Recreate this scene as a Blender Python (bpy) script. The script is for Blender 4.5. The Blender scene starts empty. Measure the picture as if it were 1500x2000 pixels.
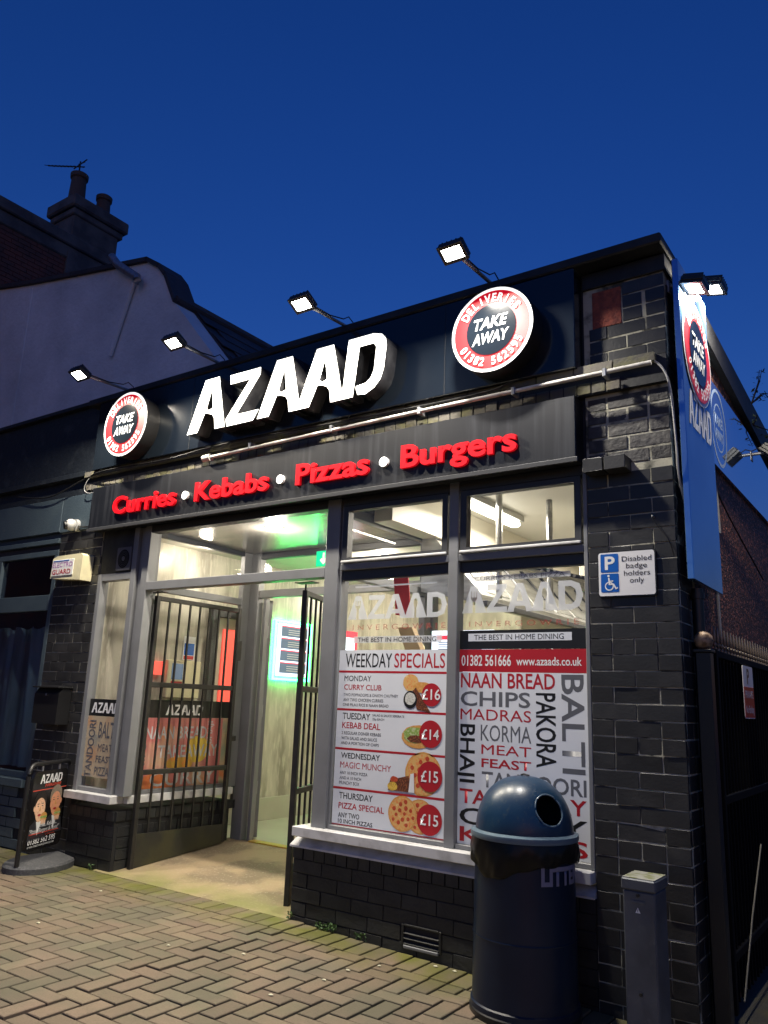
import bpy, bmesh, math, random
from mathutils import Vector, Matrix
random.seed(7)
R = math.radians
scn = bpy.context.scene
COL = scn.collection

# ------------------------------------------------------------------ camera, sky, exposure
cam_d = bpy.data.cameras.new('camera')
cam = bpy.data.objects.new('camera', cam_d); COL.objects.link(cam)
cam_d.sensor_fit = 'VERTICAL'; cam_d.sensor_height = 36.0; cam_d.lens = 1546.4381*36/2000
cam_d.clip_start = 0.05; cam_d.clip_end = 2000
p_, r_, y_ = R(13.41031359), R(-2.19080673), R(-35.25096655)
fw = Vector((math.sin(y_)*math.cos(p_), math.cos(y_)*math.cos(p_), math.sin(p_)))
rt = Vector((math.cos(y_), -math.sin(y_), 0)); dn = fw.cross(rt)
r2 = math.cos(r_)*rt + math.sin(r_)*dn; d2 = -math.sin(r_)*rt + math.cos(r_)*dn
cam.matrix_world = Matrix(((r2.x, -d2.x, -fw.x, 0), (r2.y, -d2.y, -fw.y, -3.762376), (r2.z, -d2.z, -fw.z, 1.22024), (0, 0, 0, 1)))
scn.camera = cam

w = bpy.data.worlds.new('World'); scn.world = w; w.use_nodes = True
nt = w.node_tree; bg = nt.nodes['Background']
sky = nt.nodes.new('ShaderNodeTexSky'); sky.sky_type = 'NISHITA'; sky.sun_disc = False
sky.sun_elevation = R(0.0); sky.sun_rotation = R(150); sky.ozone_density = 4.0; sky.air_density = 1.0; sky.dust_density = 0.3
hs = nt.nodes.new('ShaderNodeHueSaturation'); hs.inputs['Hue'].default_value = 0.512; hs.inputs['Saturation'].default_value = 1.07
nt.links.new(sky.outputs[0], hs.inputs['Color']); nt.links.new(hs.outputs[0], bg.inputs[0])
bg.inputs[1].default_value = 0.54
scn.view_settings.view_transform = 'Standard'; scn.view_settings.look = 'None'
scn.view_settings.exposure = 0; scn.view_settings.gamma = 1; scn.view_settings.use_curve_mapping = False
scn.render.engine = 'CYCLES'
scn.cycles.max_bounces = 6; scn.cycles.transparent_max_bounces = 12; scn.cycles.use_denoising = True
scn.cycles.sample_clamp_indirect = 4.0

# ------------------------------------------------------------------ materials
def mat(name, col, rough=.5, metal=0., n=None, bump=None, emis=None, rnd=0., stretch=(1,1,1), spec=.5, coat=0, alpha=1, isl=False, n2=None, moss=None, spots=False):
    m = bpy.data.materials.new(name); m.use_nodes = True
    t = m.node_tree; b = t.nodes['Principled BSDF']; L = t.links.new
    b.inputs['Roughness'].default_value = rough; b.inputs['Metallic'].default_value = metal
    b.inputs['Specular IOR Level'].default_value = spec; b.inputs['Coat Weight'].default_value = coat
    c4 = (*col, 1); b.inputs['Base Color'].default_value = c4
    geo = t.nodes.new('ShaderNodeNewGeometry'); mp = t.nodes.new('ShaderNodeMapping')
    mp.inputs['Scale'].default_value = stretch; L(geo.outputs['Position'], mp.inputs['Vector'])
    out = None
    def mixn(a, bcol, fac):
        x = t.nodes.new('ShaderNodeMix'); x.data_type = 'RGBA'
        if a is None: x.inputs[6].default_value = c4
        else: L(a, x.inputs[6])
        x.inputs[7].default_value = (*bcol, 1)
        L(fac, x.inputs[0]); return x.outputs[2]
    def noise(scale, lo=.4, hi=.62, detail=6, amt=1.):
        q = t.nodes.new('ShaderNodeTexNoise'); q.inputs['Scale'].default_value = scale; q.inputs['Detail'].default_value = detail
        L(mp.outputs[0], q.inputs['Vector'])
        r = t.nodes.new('ShaderNodeMapRange'); L(q.outputs[0], r.inputs[0])
        r.inputs[1].default_value = lo; r.inputs[2].default_value = hi; r.inputs[4].default_value = amt
        return r.outputs[0]
    if n: out = mixn(out, n[1], noise(n[0], *(n[2:])))
    if n2: out = mixn(out, n2[1], noise(n2[0], *(n2[2:])))
    if moss:   # green growth close to the foot of the wall (world y near 0)
        sp = t.nodes.new('ShaderNodeSeparateXYZ'); L(geo.outputs['Position'], sp.inputs[0])
        r = t.nodes.new('ShaderNodeMapRange'); L(sp.outputs[moss[0]], r.inputs[0])
        r.inputs[1].default_value = moss[1]; r.inputs[2].default_value = moss[2]; r.inputs[3].default_value = 0; r.inputs[4].default_value = 1
        mu = t.nodes.new('ShaderNodeMath'); mu.operation = 'MULTIPLY'; L(r.outputs[0], mu.inputs[0]); L(noise(4, .3, .6, 4, moss[4]), mu.inputs[1])
        out = mixn(out, moss[3], mu.outputs[0])
    if spots:   # trodden gum and drips
        vo = t.nodes.new('ShaderNodeTexVoronoi'); vo.inputs['Scale'].default_value = 7; L(geo.outputs['Position'], vo.inputs['Vector'])
        rm = t.nodes.new('ShaderNodeMapRange'); L(vo.outputs['Distance'], rm.inputs[0]); rm.inputs[1].default_value = .11; rm.inputs[2].default_value = .08; rm.inputs[4].default_value = .7
        m4 = t.nodes.new('ShaderNodeMath'); m4.operation = 'MULTIPLY'; L(rm.outputs[0], m4.inputs[0]); L(noise(3, .5, .6, 3), m4.inputs[1])
        out = mixn(out, (.07,.062,.052), m4.outputs[0])
        out = mixn(out, (.11,.095,.07), noise(.9, .52, .68, 5, .6))
    if rnd:
        oi = t.nodes.new('ShaderNodeObjectInfo'); hv = t.nodes.new('ShaderNodeHueSaturation')
        src = oi.outputs['Random'] if not isl else geo.outputs['Random Per Island']
        r = t.nodes.new('ShaderNodeMapRange'); L(src, r.inputs[0]); r.inputs[3].default_value = 1-rnd; r.inputs[4].default_value = 1+rnd
        wn = t.nodes.new('ShaderNodeTexWhiteNoise'); wn.noise_dimensions = '1D'; L(src, wn.inputs['W'])
        r3 = t.nodes.new('ShaderNodeMapRange'); L(wn.outputs[0], r3.inputs[0]); r3.inputs[3].default_value = .5-.05*rnd; r3.inputs[4].default_value = .5+.04*rnd
        L(r3.outputs[0], hv.inputs['Hue'])
        if out: L(out, hv.inputs['Color'])
        else: hv.inputs['Color'].default_value = c4
        L(r.outputs[0], hv.inputs['Value']); out = hv.outputs[0]
    if out: L(out, b.inputs['Base Color'])
    if bump:
        q = t.nodes.new('ShaderNodeTexNoise'); q.inputs['Scale'].default_value = bump[0]; q.inputs['Detail'].default_value = 5; L(mp.outputs[0], q.inputs['Vector'])
        bp = t.nodes.new('ShaderNodeBump'); bp.inputs['Strength'].default_value = bump[1]; bp.inputs['Distance'].default_value = bump[2] if len(bump) > 2 else .01
        L(q.outputs[0], bp.inputs['Height']); L(bp.outputs[0], b.inputs['Normal'])
    if emis:
        b.inputs['Emission Color'].default_value = (*emis[0], 1); b.inputs['Emission Strength'].default_value = emis[1]
    b.inputs['Alpha'].default_value = alpha
    return m
def glassmat(name, refl=1.0, tint=(1,1,1), rough=.0):
    m = bpy.data.materials.new(name); m.use_nodes = True; t = m.node_tree
    t.nodes.remove(t.nodes['Principled BSDF']); o = t.nodes['Material Output']
    a = t.nodes.new('ShaderNodeBsdfTransparent'); a.inputs[0].default_value = (*tint, 1)
    g = t.nodes.new('ShaderNodeBsdfGlossy'); g.inputs['Roughness'].default_value = rough
    f = t.nodes.new('ShaderNodeFresnel'); f.inputs[0].default_value = 1.5
    mu = t.nodes.new('ShaderNodeMath'); mu.operation = 'MULTIPLY'; mu.inputs[1].default_value = refl; t.links.new(f.outputs[0], mu.inputs[0])
    ge = t.nodes.new('ShaderNodeNewGeometry'); sb = t.nodes.new('ShaderNodeMath'); sb.operation = 'SUBTRACT'; sb.inputs[0].default_value = 1; t.links.new(ge.outputs['Backfacing'], sb.inputs[1])
    m3 = t.nodes.new('ShaderNodeMath'); m3.operation = 'MULTIPLY'; t.links.new(mu.outputs[0], m3.inputs[0]); t.links.new(sb.outputs[0], m3.inputs[1]); mu = m3
    x = t.nodes.new('ShaderNodeMixShader'); t.links.new(mu.outputs[0], x.inputs[0]); t.links.new(a.outputs[0], x.inputs[1]); t.links.new(g.outputs[0], x.inputs[2])
    t.links.new(x.outputs[0], o.inputs['Surface']); return m
M = {}
M['brick'] = mat('painted_brick', (.023,.023,.023), .42, n=(9,(.036,.035,.034),.45,.7), bump=(70,.25,.004), rnd=.3)
M['brick_grey'] = mat('worn_brick', (.05,.047,.046), .65, n=(16,(.10,.095,.085),.5,.68), bump=(45,.7,.008), rnd=.3)
M['brick_black'] = mat('black_brick', (.014,.0145,.016), .6, n=(7,(.026,.027,.028),.45,.7), bump=(50,.5,.006), rnd=.2, moss=(2,.22,-.05,(.035,.035,.02),.6))
M['mortar'] = mat('pale_mortar', (.46,.44,.34), .9, n=(9,(.06,.06,.05),.48,.62), bump=(90,.6,.004))
M['mortar_black'] = mat('black_mortar', (.012,.012,.013), .8, bump=(90,.5,.004))
M['black_wall'] = mat('black_render', (.008,.009,.011), .6, n=(5,(.024,.025,.028),.45,.65), bump=(40,.3,.006))
M['nb_wall'] = mat('blue_black_paint', (.045,.066,.085), .5, n=(3,(.06,.085,.10),.4,.65), bump=(60,.3,.006))
M['nb_black'] = mat('neighbour_render', (.012,.016,.022), .55, n=(8,(.03,.036,.042),.55,.72), bump=(30,.5,.01))
M['board'] = mat('gloss_black_panel', (.008,.012,.018), .15, n=(2.5,(.010,.014,.020),.4,.6), bump=(3,.08,.02), stretch=(1,1,1), spec=.5)
M['fascia'] = mat('black_fascia', (.006,.007,.010), .42, n=(3,(.028,.030,.036),.5,.8,7), stretch=(9,1,.45), bump=(20,.1,.004))
M['grey'] = mat('grey_frame_paint', (.195,.20,.21), .42, n=(5,(.165,.17,.175),.4,.7), bump=(60,.08,.002))
M['darkframe'] = mat('dark_frame_paint', (.035,.036,.04), .45)
M['sill'] = mat('sill_paint', (.60,.60,.60), .5, n=(12,(.42,.42,.41),.45,.7), bump=(60,.15,.003))
M['gate'] = mat('gate_iron', (.016,.015,.014), .5, n=(20,(.03,.026,.02),.5,.7), bump=(80,.2,.002))
M['kick'] = mat('gate_kick_plate', (.018,.018,.016), .55, n=(6,(.04,.038,.018),.45,.65), bump=(30,.2,.003), moss=(2,.22,.0,(.06,.055,.02),.8))
M['paver'] = mat('block_paver', (.175,.128,.085), .88, n=(2.2,(.125,.11,.07),.4,.6), n2=(120,(.11,.09,.06),.5,.7,3,.6), bump=(220,.6,.003), rnd=.17, spots=True, moss=(1,-.42,-.10,(.115,.115,.018),1.))
M['paver_isl'] = mat('block_paver_far', (.175,.128,.085), .88, n=(2.2,(.125,.11,.07),.4,.6), n2=(120,(.11,.09,.06),.5,.7,3,.6), bump=(220,.6,.003), rnd=.17, isl=True, moss=(1,-.42,-.10,(.115,.115,.018),1.))
M['sand'] = mat('joint_sand', (.022,.019,.012), .95, n=(12,(.04,.045,.014),.5,.7), bump=(100,.6,.004))
M['slab'] = mat('concrete_slab', (.34,.255,.15), .85, n=(2.6,(.19,.145,.09),.44,.56,7), n2=(60,(.42,.35,.24),.56,.72,4,.6), bump=(140,.35,.003), moss=(1,.30,.0,(.20,.20,.06),.9))
M['asphalt'] = mat('asphalt', (.045,.043,.035), .9, n=(8,(.07,.065,.03),.45,.7), bump=(150,.7,.006))
M['white_wall'] = mat('white_render_wall', (.76,.81,.84), .8, n=(1.1,(.52,.57,.60),.4,.65,8), n2=(9,(.66,.71,.74),.45,.65,6,.5), bump=(18,.6,.02))
M['redbrick'] = mat('far_red_brick', (.15,.055,.042), .85, n=(3,(.09,.045,.04),.4,.6), bump=(8,.4,.02))
M['stone'] = mat('chimney_stone', (.11,.11,.11), .85, n=(3,(.06,.06,.065),.4,.6), bump=(10,.5,.02))
M['slate'] = mat('roof_slate', (.035,.035,.042), .7, n=(2,(.05,.045,.045),.4,.6), bump=(10,.5,.02), rnd=.3)
M['clay'] = mat('chimney_pot_clay', (.085,.06,.048), .8, bump=(20,.3,.01))
M['metal'] = mat('galvanised_metal', (.35,.36,.38), .45, .6, n=(14,(.22,.22,.23),.4,.7))
M['pipe'] = mat('white_conduit', (.62,.60,.55), .5, n=(16,(.4,.38,.33),.5,.7))
M['cable'] = mat('black_cable', (.015,.015,.015), .5)
M['greycable'] = mat('grey_cable', (.35,.35,.34), .5)
M['ledge'] = mat('mossy_ledge_brick', (.13,.12,.10), .85, n=(12,(.17,.16,.08),.45,.65), bump=(60,.6,.006), rnd=.3)
M['lit_white'] = mat('lit_sign_face', (.9,.9,.88), .4, emis=((1,.985,.93), 2.2))
M['ring_white'] = mat('lit_roundel_white', (.45,.45,.45), .5, emis=((1,.98,.95), 1.2))
M['ring_red'] = mat('lit_roundel_red', (.22,.002,.005), .5, emis=((.90,.003,.02), .62))
M['letter_side'] = mat('letter_return', (.03,.03,.034), .2, n=(9,(.06,.06,.065),.45,.65))
M['red_letter'] = mat('red_acrylic', (.50,.004,.010), .35, emis=((.9,.005,.015), .40))
M['plastic_white'] = mat('white_plastic', (.72,.72,.70), .4)
M['plastic_cream'] = mat('cream_plastic', (.72,.66,.42), .45, n=(9,(.6,.55,.36),.45,.7))
M['cam_white'] = mat('camera_white', (.42,.42,.41), .45)
M['black'] = mat('black_plastic', (.012,.012,.013), .4)
M['gate_black'] = mat('alley_gate_paint', (.004,.004,.0045), .7, spec=.1)
M['rubber'] = mat('rubber_base', (.06,.062,.066), .75, n=(60,(.09,.09,.095),.5,.6), bump=(200,.6,.003))
M['abs_black'] = mat('board_print_black', (.012,.011,.011), .25)
M['p_white'] = mat('print_white', (.80,.80,.80), .4)
M['p_sheet'] = mat('poster_sheet', (.74,.77,.81), .25, n=(1.5,(.66,.69,.74),.4,.6))
M['p_red'] = mat('print_red', (.42,.015,.025), .35)
M['p_grey'] = mat('print_grey', (.12,.125,.14), .35)
M['p_black'] = mat('print_black', (.012,.012,.013), .35)
M['p_blue'] = mat('sign_blue', (.0,.10,.45), .4)
M['p_orange'] = mat('print_red_orange', (.75,.09,.05), .4)
M['frost'] = mat('frosted_vinyl', (.62,.65,.68), .6, alpha=.72)
M['frost_red'] = mat('red_vinyl', (.60,.05,.05), .6, alpha=.55)
M['skin'] = mat('print_skin', (.80,.36,.20), .4, n=(40,(.5,.22,.13),.5,.8)); M['skin2'] = mat('print_skin_pale', (.88,.55,.36), .4, n=(60,(.5,.28,.18),.5,.8))
M['bun'] = mat('print_bun', (.62,.28,.06), .4, n=(90,(.7,.4,.15),.4,.7)); M['hair'] = mat('print_hair', (.02,.016,.014), .4); M['hair2'] = mat('print_grey_hair', (.30,.24,.18), .4, n=(80,(.18,.14,.1),.4,.7)); M['meat'] = mat('print_meat', (.10,.03,.015), .4, n=(120,(.3,.1,.04),.5,.6))
M['cheese'] = mat('print_cheese', (.70,.42,.14), .4, n=(70,(.75,.25,.08),.5,.62), n2=(30,(.8,.6,.3),.6,.7)); M['pepperoni'] = mat('print_pepperoni', (.48,.06,.025), .4, n=(90,(.6,.15,.06),.5,.7)); M['lettuce'] = mat('print_lettuce', (.25,.38,.08), .4, n=(110,(.5,.55,.3),.5,.6)); M['rice'] = mat('print_rice', (.65,.65,.6), .4, n=(200,(.4,.4,.35),.5,.6)); M['chips'] = mat('print_chips', (.75,.5,.08), .4, n=(120,(.45,.25,.04),.5,.6))
M['glass'] = glassmat('window_glass', 1.0); M['dark_glass'] = glassmat('dark_window_glass', 1.6, (.62,.70,.78))
M['panel_in'] = mat('marble_wall_panel', (.56,.53,.44), .3, n=(3,(.30,.28,.225),.42,.66,8), n2=(16,(.66,.62,.52),.5,.68,8,.75), stretch=(1,2.0,.45))
M['cream'] = mat('cream_kitchen_wall', (.62,.58,.48), .5, n=(2,(.55,.52,.42),.4,.6)); M['ceil'] = mat('ceiling_paint', (.55,.53,.46), .5); M['ceil_metal'] = mat('porch_ceiling_panel', (.30,.29,.27), .22, .5, n=(3,(.4,.37,.33),.4,.6), stretch=(.4,3,1))
M['floor_in'] = mat('vinyl_floor', (.50,.50,.40), .35, n=(2,(.45,.44,.35),.4,.6)); M['steel'] = mat('stainless_steel', (.50,.50,.48), .3, .8, n=(4,(.3,.3,.29),.4,.6), stretch=(1,.5,4)); M['brass'] = mat('brass_threshold', (.75,.5,.12), .35, .6)
M['lamp_on'] = mat('lamp_lens_lit', (1,1,1), .3, emis=((1,.96,.88), 60)); M['lamp_off'] = mat('lamp_lens_dark', (.05,.06,.08), .2)
M['down_on'] = mat('downlight_lit', (1,1,1), .3, emis=((1,.9,.72), 9)); M['tube_on'] = mat('fluorescent_lit', (1,1,1), .3, emis=((1,.95,.82), 8))
M['green_led'] = mat('green_led', (.1,.9,.2), .3, emis=((.02,1,.15), 40)); M['screen'] = mat('menu_screen', (.8,.85,.95), .2, emis=((.75,.86,1), 1.3)); M['screen_dark'] = mat('menu_screen_slate', (.1,.14,.2), .2, emis=((.12,.17,.24), .8)); M['screen_red'] = mat('menu_screen_red', (.7,.05,.08), .2, emis=((.8,.05,.1), .9))
M['exit_green'] = mat('exit_sign_green', (.0,.45,.2), .4, emis=((.0,.6,.25), .8)); M['redlit'] = mat('red_lit_panel', (.8,.1,.08), .4, emis=((1,.12,.08), .9))
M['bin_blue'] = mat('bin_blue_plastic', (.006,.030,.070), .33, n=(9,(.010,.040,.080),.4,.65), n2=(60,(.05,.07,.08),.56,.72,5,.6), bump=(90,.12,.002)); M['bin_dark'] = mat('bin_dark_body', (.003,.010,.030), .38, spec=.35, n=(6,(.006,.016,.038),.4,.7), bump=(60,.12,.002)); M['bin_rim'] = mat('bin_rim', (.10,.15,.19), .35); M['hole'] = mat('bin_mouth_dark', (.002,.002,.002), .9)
M['bag'] = mat('bin_liner_bag', (.005,.005,.0055), .34, spec=.25, n=(10,(.010,.009,.009),.45,.7), bump=(9,.5,.012), stretch=(1,1,.4))
M['pillar'] = mat('grey_steel_pillar', (.10,.11,.125), .5, .2, n=(6,(.065,.07,.08),.4,.65), n2=(40,(.14,.15,.15),.6,.75,5,.5), bump=(50,.1,.002)); M['pillar_top'] = mat('pillar_cap_lichen', (.26,.26,.22), .7, n=(25,(.14,.15,.06),.48,.6))
M['pebble'] = mat('rusty_pebbledash', (.05,.018,.012), .6, n=(55,(.50,.17,.09),.54,.66,2), bump=(75,1.,.02)); M['orange_brick'] = mat('orange_terracotta', (.32,.075,.045), .8, n=(25,(.2,.05,.035),.42,.6), bump=(40,1.,.012))
M['side_gloss'] = mat('side_gloss_panel', (.20,.36,.62), .06, .75, n=(3,(.17,.31,.56),.4,.6)); M['side_gloss2'] = mat('side_mirror_panel', (.62,.75,.95), .04, .95)
M['print_roundel'] = mat('side_print_white', (.75,.78,.82), .3); M['ghost'] = mat('side_painted_reflection', (.32,.42,.60), .3)  # ghost: colour of the reflection painted on the mirror board
M['leaf'] = mat('weed_leaf', (.07,.13,.03), .6, rnd=.3); M['twig'] = mat('twig_bark', (.03,.025,.02), .8); M['dleaf'] = mat('buddleia_leaf', (.03,.05,.03), .7)
M['curtain'] = mat('dim_net_curtain', (.36,.40,.38), .9, n=(3,(.12,.14,.13),.35,.65), n2=(1.6,(.50,.54,.50),.5,.7,4,.6), stretch=(3,3,.35)); M['dim'] = mat('dark_room', (.04,.055,.08), .8)
M['scrap'] = mat('pale_petal', (.55,.52,.36), .7); M['wood'] = mat('brown_paper', (.45,.30,.14), .7); M['red_fabric'] = mat('red_banner', (.55,.03,.03), .6)
M['perf'] = mat('perforated_steel', (.12,.11,.09), .4, .5)
M['fruit'] = mat('print_fruit_photo', (.52,.16,.15), .4, n=(3.5,(.55,.42,.28),.48,.66), n2=(7,(.60,.20,.08),.55,.7,4,.8)); M['fruit2'] = mat('print_salad_photo', (.55,.40,.24), .4, n=(7,(.25,.3,.22),.4,.7), n2=(6,(.7,.2,.06),.58,.66,4,.9))
# white-noise dots for the perforated steel
t = M['perf'].node_tree; ge = t.nodes.new('ShaderNodeNewGeometry'); vo = t.nodes.new('ShaderNodeTexVoronoi'); vo.inputs['Scale'].default_value = 26; vo.inputs['Randomness'].default_value = .1
t.links.new(ge.outputs['Position'], vo.inputs['Vector']); cr = t.nodes.new('ShaderNodeValToRGB'); cr.color_ramp.elements[0].color = (.75,.72,.62,1); cr.color_ramp.elements[1].color = (.10,.09,.08,1); cr.color_ramp.elements[0].position = .18; cr.color_ramp.elements[1].position = .3
t.links.new(vo.outputs['Distance'], cr.inputs[0]); t.links.new(cr.outputs[0], t.nodes['Principled BSDF'].inputs['Base Color'])

# ------------------------------------------------------------------ object helpers
def thing(name, label, cat, loc=(0,0,0), rz=0, group=None):
    o = bpy.data.objects.new(name, None); COL.objects.link(o); o.empty_display_size = .1
    o.location = loc; o.rotation_euler = (0,0,rz); o['label'] = label; o['category'] = cat
    if group: o['group'] = group
    return o
def tag(o, label, cat, group=None):
    o['label'] = label; o['category'] = cat
    if group: o['group'] = group
    return o
def parent_to(o, par, local):
    if par is None: return
    o.parent = par
    if par.type == 'EMPTY' and not local:
        mw = Matrix.Translation(par.location) @ Matrix.Rotation(par.rotation_euler.z, 4, 'Z')
        o.matrix_parent_inverse = mw.inverted()
def link(name, me, m, par=None, local=False, kind=None, label=None):
    if m is not None and len(me.materials) == 0: me.materials.append(M[m] if isinstance(m, str) else m)
    o = bpy.data.objects.new(name, me); COL.objects.link(o); parent_to(o, par, local)
    if kind: o['kind'] = kind
    if label: o['label'] = label
    return o
class MB:
    def __init__(s): s.v = []; s.f = []
    def add(s, vs, fs):
        b = len(s.v); s.v += [tuple(v) for v in vs]; s.f += [tuple(b+i for i in f) for f in fs]; return s
    def box(s, x0, x1, y0, y1, z0, z1):
        return s.add([(x0,y0,z0),(x1,y0,z0),(x1,y1,z0),(x0,y1,z0),(x0,y0,z1),(x1,y0,z1),(x1,y1,z1),(x0,y1,z1)],
                     [(0,3,2,1),(4,5,6,7),(0,1,5,4),(1,2,6,5),(2,3,7,6),(3,0,4,7)])
    def bbox(s, x0, x1, y0, y1, z0, z1, b=.003):      # box with chamfered edges
        bm = bmesh.new(); bmesh.ops.create_cube(bm, size=1)
        for v in bm.verts: v.co = Vector((x0+(v.co.x+.5)*(x1-x0), y0+(v.co.y+.5)*(y1-y0), z0+(v.co.z+.5)*(z1-z0)))
        bmesh.ops.bevel(bm, geom=list(bm.edges), offset=min(b, .45*min(x1-x0, y1-y0, z1-z0)), segments=1, affect='EDGES')
        bm.verts.index_update(); s.add([v.co for v in bm.verts], [[v.index for v in f.verts] for f in bm.faces]); bm.free(); return s
    def tube(s, pts, r, n=8, caps=True):
        pts = [Vector(p) for p in pts]; rings = []
        rr = r if isinstance(r, (list, tuple)) else [r]*len(pts)
        up = Vector((0,0,1))
        for i, p in enumerate(pts):
            d = (pts[min(i+1, len(pts)-1)]-pts[max(i-1, 0)]).normalized()
            a = d.cross(up); a = a if a.length > .05 else d.cross(Vector((0,1,0))); a.normalize(); b = d.cross(a).normalized()
            rings.append([p+rr[i]*(math.cos(2*math.pi*k/n)*a+math.sin(2*math.pi*k/n)*b) for k in range(n)])
        base = len(s.v)
        for rg in rings: s.v += [tuple(q) for q in rg]
        for i in range(len(pts)-1):
            for k in range(n):
                s.f.append((base+i*n+k, base+(i+1)*n+k, base+(i+1)*n+(k+1)%n, base+i*n+(k+1)%n))
        if caps: s.f.append(tuple(base+k for k in range(n))); s.f.append(tuple(base+(len(pts)-1)*n+k for k in range(n-1,-1,-1)))
        return s
    def lathe(s, prof, cx=0, cy=0, n=48, cz=0):
        base = len(s.v)
        for r, z in prof:
            for k in range(n):
                a = 2*math.pi*k/n; s.v.append((cx+r*math.cos(a), cy+r*math.sin(a), cz+z))
        for i in range(len(prof)-1):
            for k in range(n): s.f.append((base+i*n+k, base+i*n+(k+1)%n, base+(i+1)*n+(k+1)%n, base+(i+1)*n+k))
        return s
    def prism(s, pts, y0, y1):     # polygon in x,z extruded along y
        n = len(pts); b = len(s.v)
        s.v += [(x,y0,z) for x,z in pts]+[(x,y1,z) for x,z in pts]
        s.f.append(tuple(b+i for i in range(n))); s.f.append(tuple(b+n+i for i in range(n-1,-1,-1)))
        for i in range(n): s.f.append((b+i, b+n+i, b+n+(i+1)%n, b+(i+1)%n))
        return s
    def prismx(s, pts, x0, x1):
        n = len(pts); b = len(s.v)
        s.v += [(x1,y,z) for y,z in pts]+[(x0,y,z) for y,z in pts]
        s.f.append(tuple(b+i for i in range(n))); s.f.append(tuple(b+n+i for i in range(n-1,-1,-1)))
        for i in range(n): s.f.append((b+i, b+n+i, b+n+(i+1)%n, b+(i+1)%n))
        return s
    def mesh(s, name, smooth=False):
        me = bpy.data.meshes.new(name); me.from_pydata(s.v, [], s.f); me.validate()
        bm = bmesh.new(); bm.from_mesh(me); bmesh.ops.recalc_face_normals(bm, faces=bm.faces); bm.to_mesh(me); bm.free()
        if smooth:
            for p in me.polygons: p.use_smooth = True
            try: me.set_sharp_from_angle(angle=R(40))
            except Exception: pass
        return me
    def obj(s, name, m, par=None, local=False, smooth=False, kind=None, label=None):
        return link(name, s.mesh(name, smooth), m, par, local, kind, label)
def box(name, x0, x1, y0, y1, z0, z1, m, par=None, b=.003, **k):
    mb = MB(); (mb.bbox(x0,x1,y0,y1,z0,z1,b) if b else mb.box(x0,x1,y0,y1,z0,z1)); return mb.obj(name, m, par, **k)

class Frame:
    def __init__(s, o, u, v=(0,0,1)):
        s.o = Vector(o); s.u = Vector(u).normalized(); s.v = Vector(v).normalized(); s.n = s.u.cross(s.v)
    def p(s, x, y, z=0): return s.o+s.u*x+s.v*y+s.n*z
def FY(y): return Frame((0,y,0), (1,0,0))
def FX(x): return Frame((x,0,0), (0,1,0))
def curve_mesh(cu):
    o = bpy.data.objects.new('tmp', cu); COL.objects.link(o)
    dg = bpy.context.evaluated_depsgraph_get(); dg.update()
    me = bpy.data.meshes.new_from_object(o.evaluated_get(dg)); bpy.data.objects.remove(o); bpy.data.curves.remove(cu); return me
def raw_text(s, bold=.0, shear=0., ext=0., align='LEFT', spacing=1.):
    cu = bpy.data.curves.new('t', 'FONT'); cu.body = s; cu.size = 1; cu.offset = bold; cu.shear = shear; cu.extrude = ext; cu.resolution_u = 3; cu.space_character = spacing
    cu.align_x = align; return curve_mesh(cu)
CAPH = None
def cap():
    global CAPH
    if CAPH is None:
        me = raw_text('H'); CAPH = max(v.co.y for v in me.vertices)
    return CAPH
def text(s, F, x, y, wd, h, m, par=None, ext=0., bold=.02, shear=0., rot=0, name='lettering', z=0., local=False, spacing=1., kind=None, sidem=None):
    """lettering on plane F: (x,y) left end of the baseline, wd wide, capitals h high; rot=-90 reads downwards"""
    bold = 0 if 'M' in s else bold*.5; me = raw_text(s, bold, shear, 1. if ext else 0., spacing=spacing)
    xs = [v.co.x for v in me.vertices]; x0, x1 = min(xs), max(xs); sx = wd/(x1-x0); sy = h/(cap()+2*bold)
    for v in me.vertices:
        a, b, c = (v.co.x-x0)*sx, (v.co.y+bold)*sy, v.co.z*ext/2
        if rot == -90: a, b = b, -a
        elif rot == 90: a, b = -b, a
        v.co = F.p(x+a, y+b, z+c)
    if sidem:
        me.materials.clear(); me.materials.append(M[m]); me.materials.append(M[sidem])
        for p in me.polygons: p.material_index = 0 if p.normal.dot(F.n) > .7 else 1
        return link(name, me, None, par, local, kind)
    me.materials.clear(); return link(name, me, m, par, local, kind)
def shape_mesh(loops, F, ext=0., z=0.):
    cu = bpy.data.curves.new('s', 'CURVE'); cu.dimensions = '2D'; cu.fill_mode = 'BOTH' if not ext else 'BOTH'; cu.extrude = ext/2
    for lp in loops:
        sp = cu.splines.new('POLY'); sp.points.add(len(lp)-1); sp.use_cyclic_u = True
        for i, (a, b) in enumerate(lp): sp.points[i].co = (a, b, 0, 1)
    me = curve_mesh(cu); me.materials.clear()
    for v in me.vertices: v.co = F.p(v.co.x, v.co.y, z+v.co.z)
    return me
def shape(name, loops, F, m, par=None, ext=0., z=0., local=False, sidem=None):
    me = shape_mesh(loops, F, ext, z)
    if sidem:
        me.materials.append(M[m]); me.materials.append(M[sidem])
        for p in me.polygons: p.material_index = 0 if p.normal.dot(F.n) > .7 else 1
        return link(name, me, None, par, local)
    return link(name, me, m, par, local)
def ell(cx, cy, rx, ry=None, n=32, a0=0, a1=2*math.pi, j=0.):
    ry = rx if ry is None else ry
    return [(cx+rx*(1+random.uniform(-j,j))*math.cos(a0+(a1-a0)*k/n), cy+ry*(1+random.uniform(-j,j))*math.sin(a0+(a1-a0)*k/n)) for k in range(n)]
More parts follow.
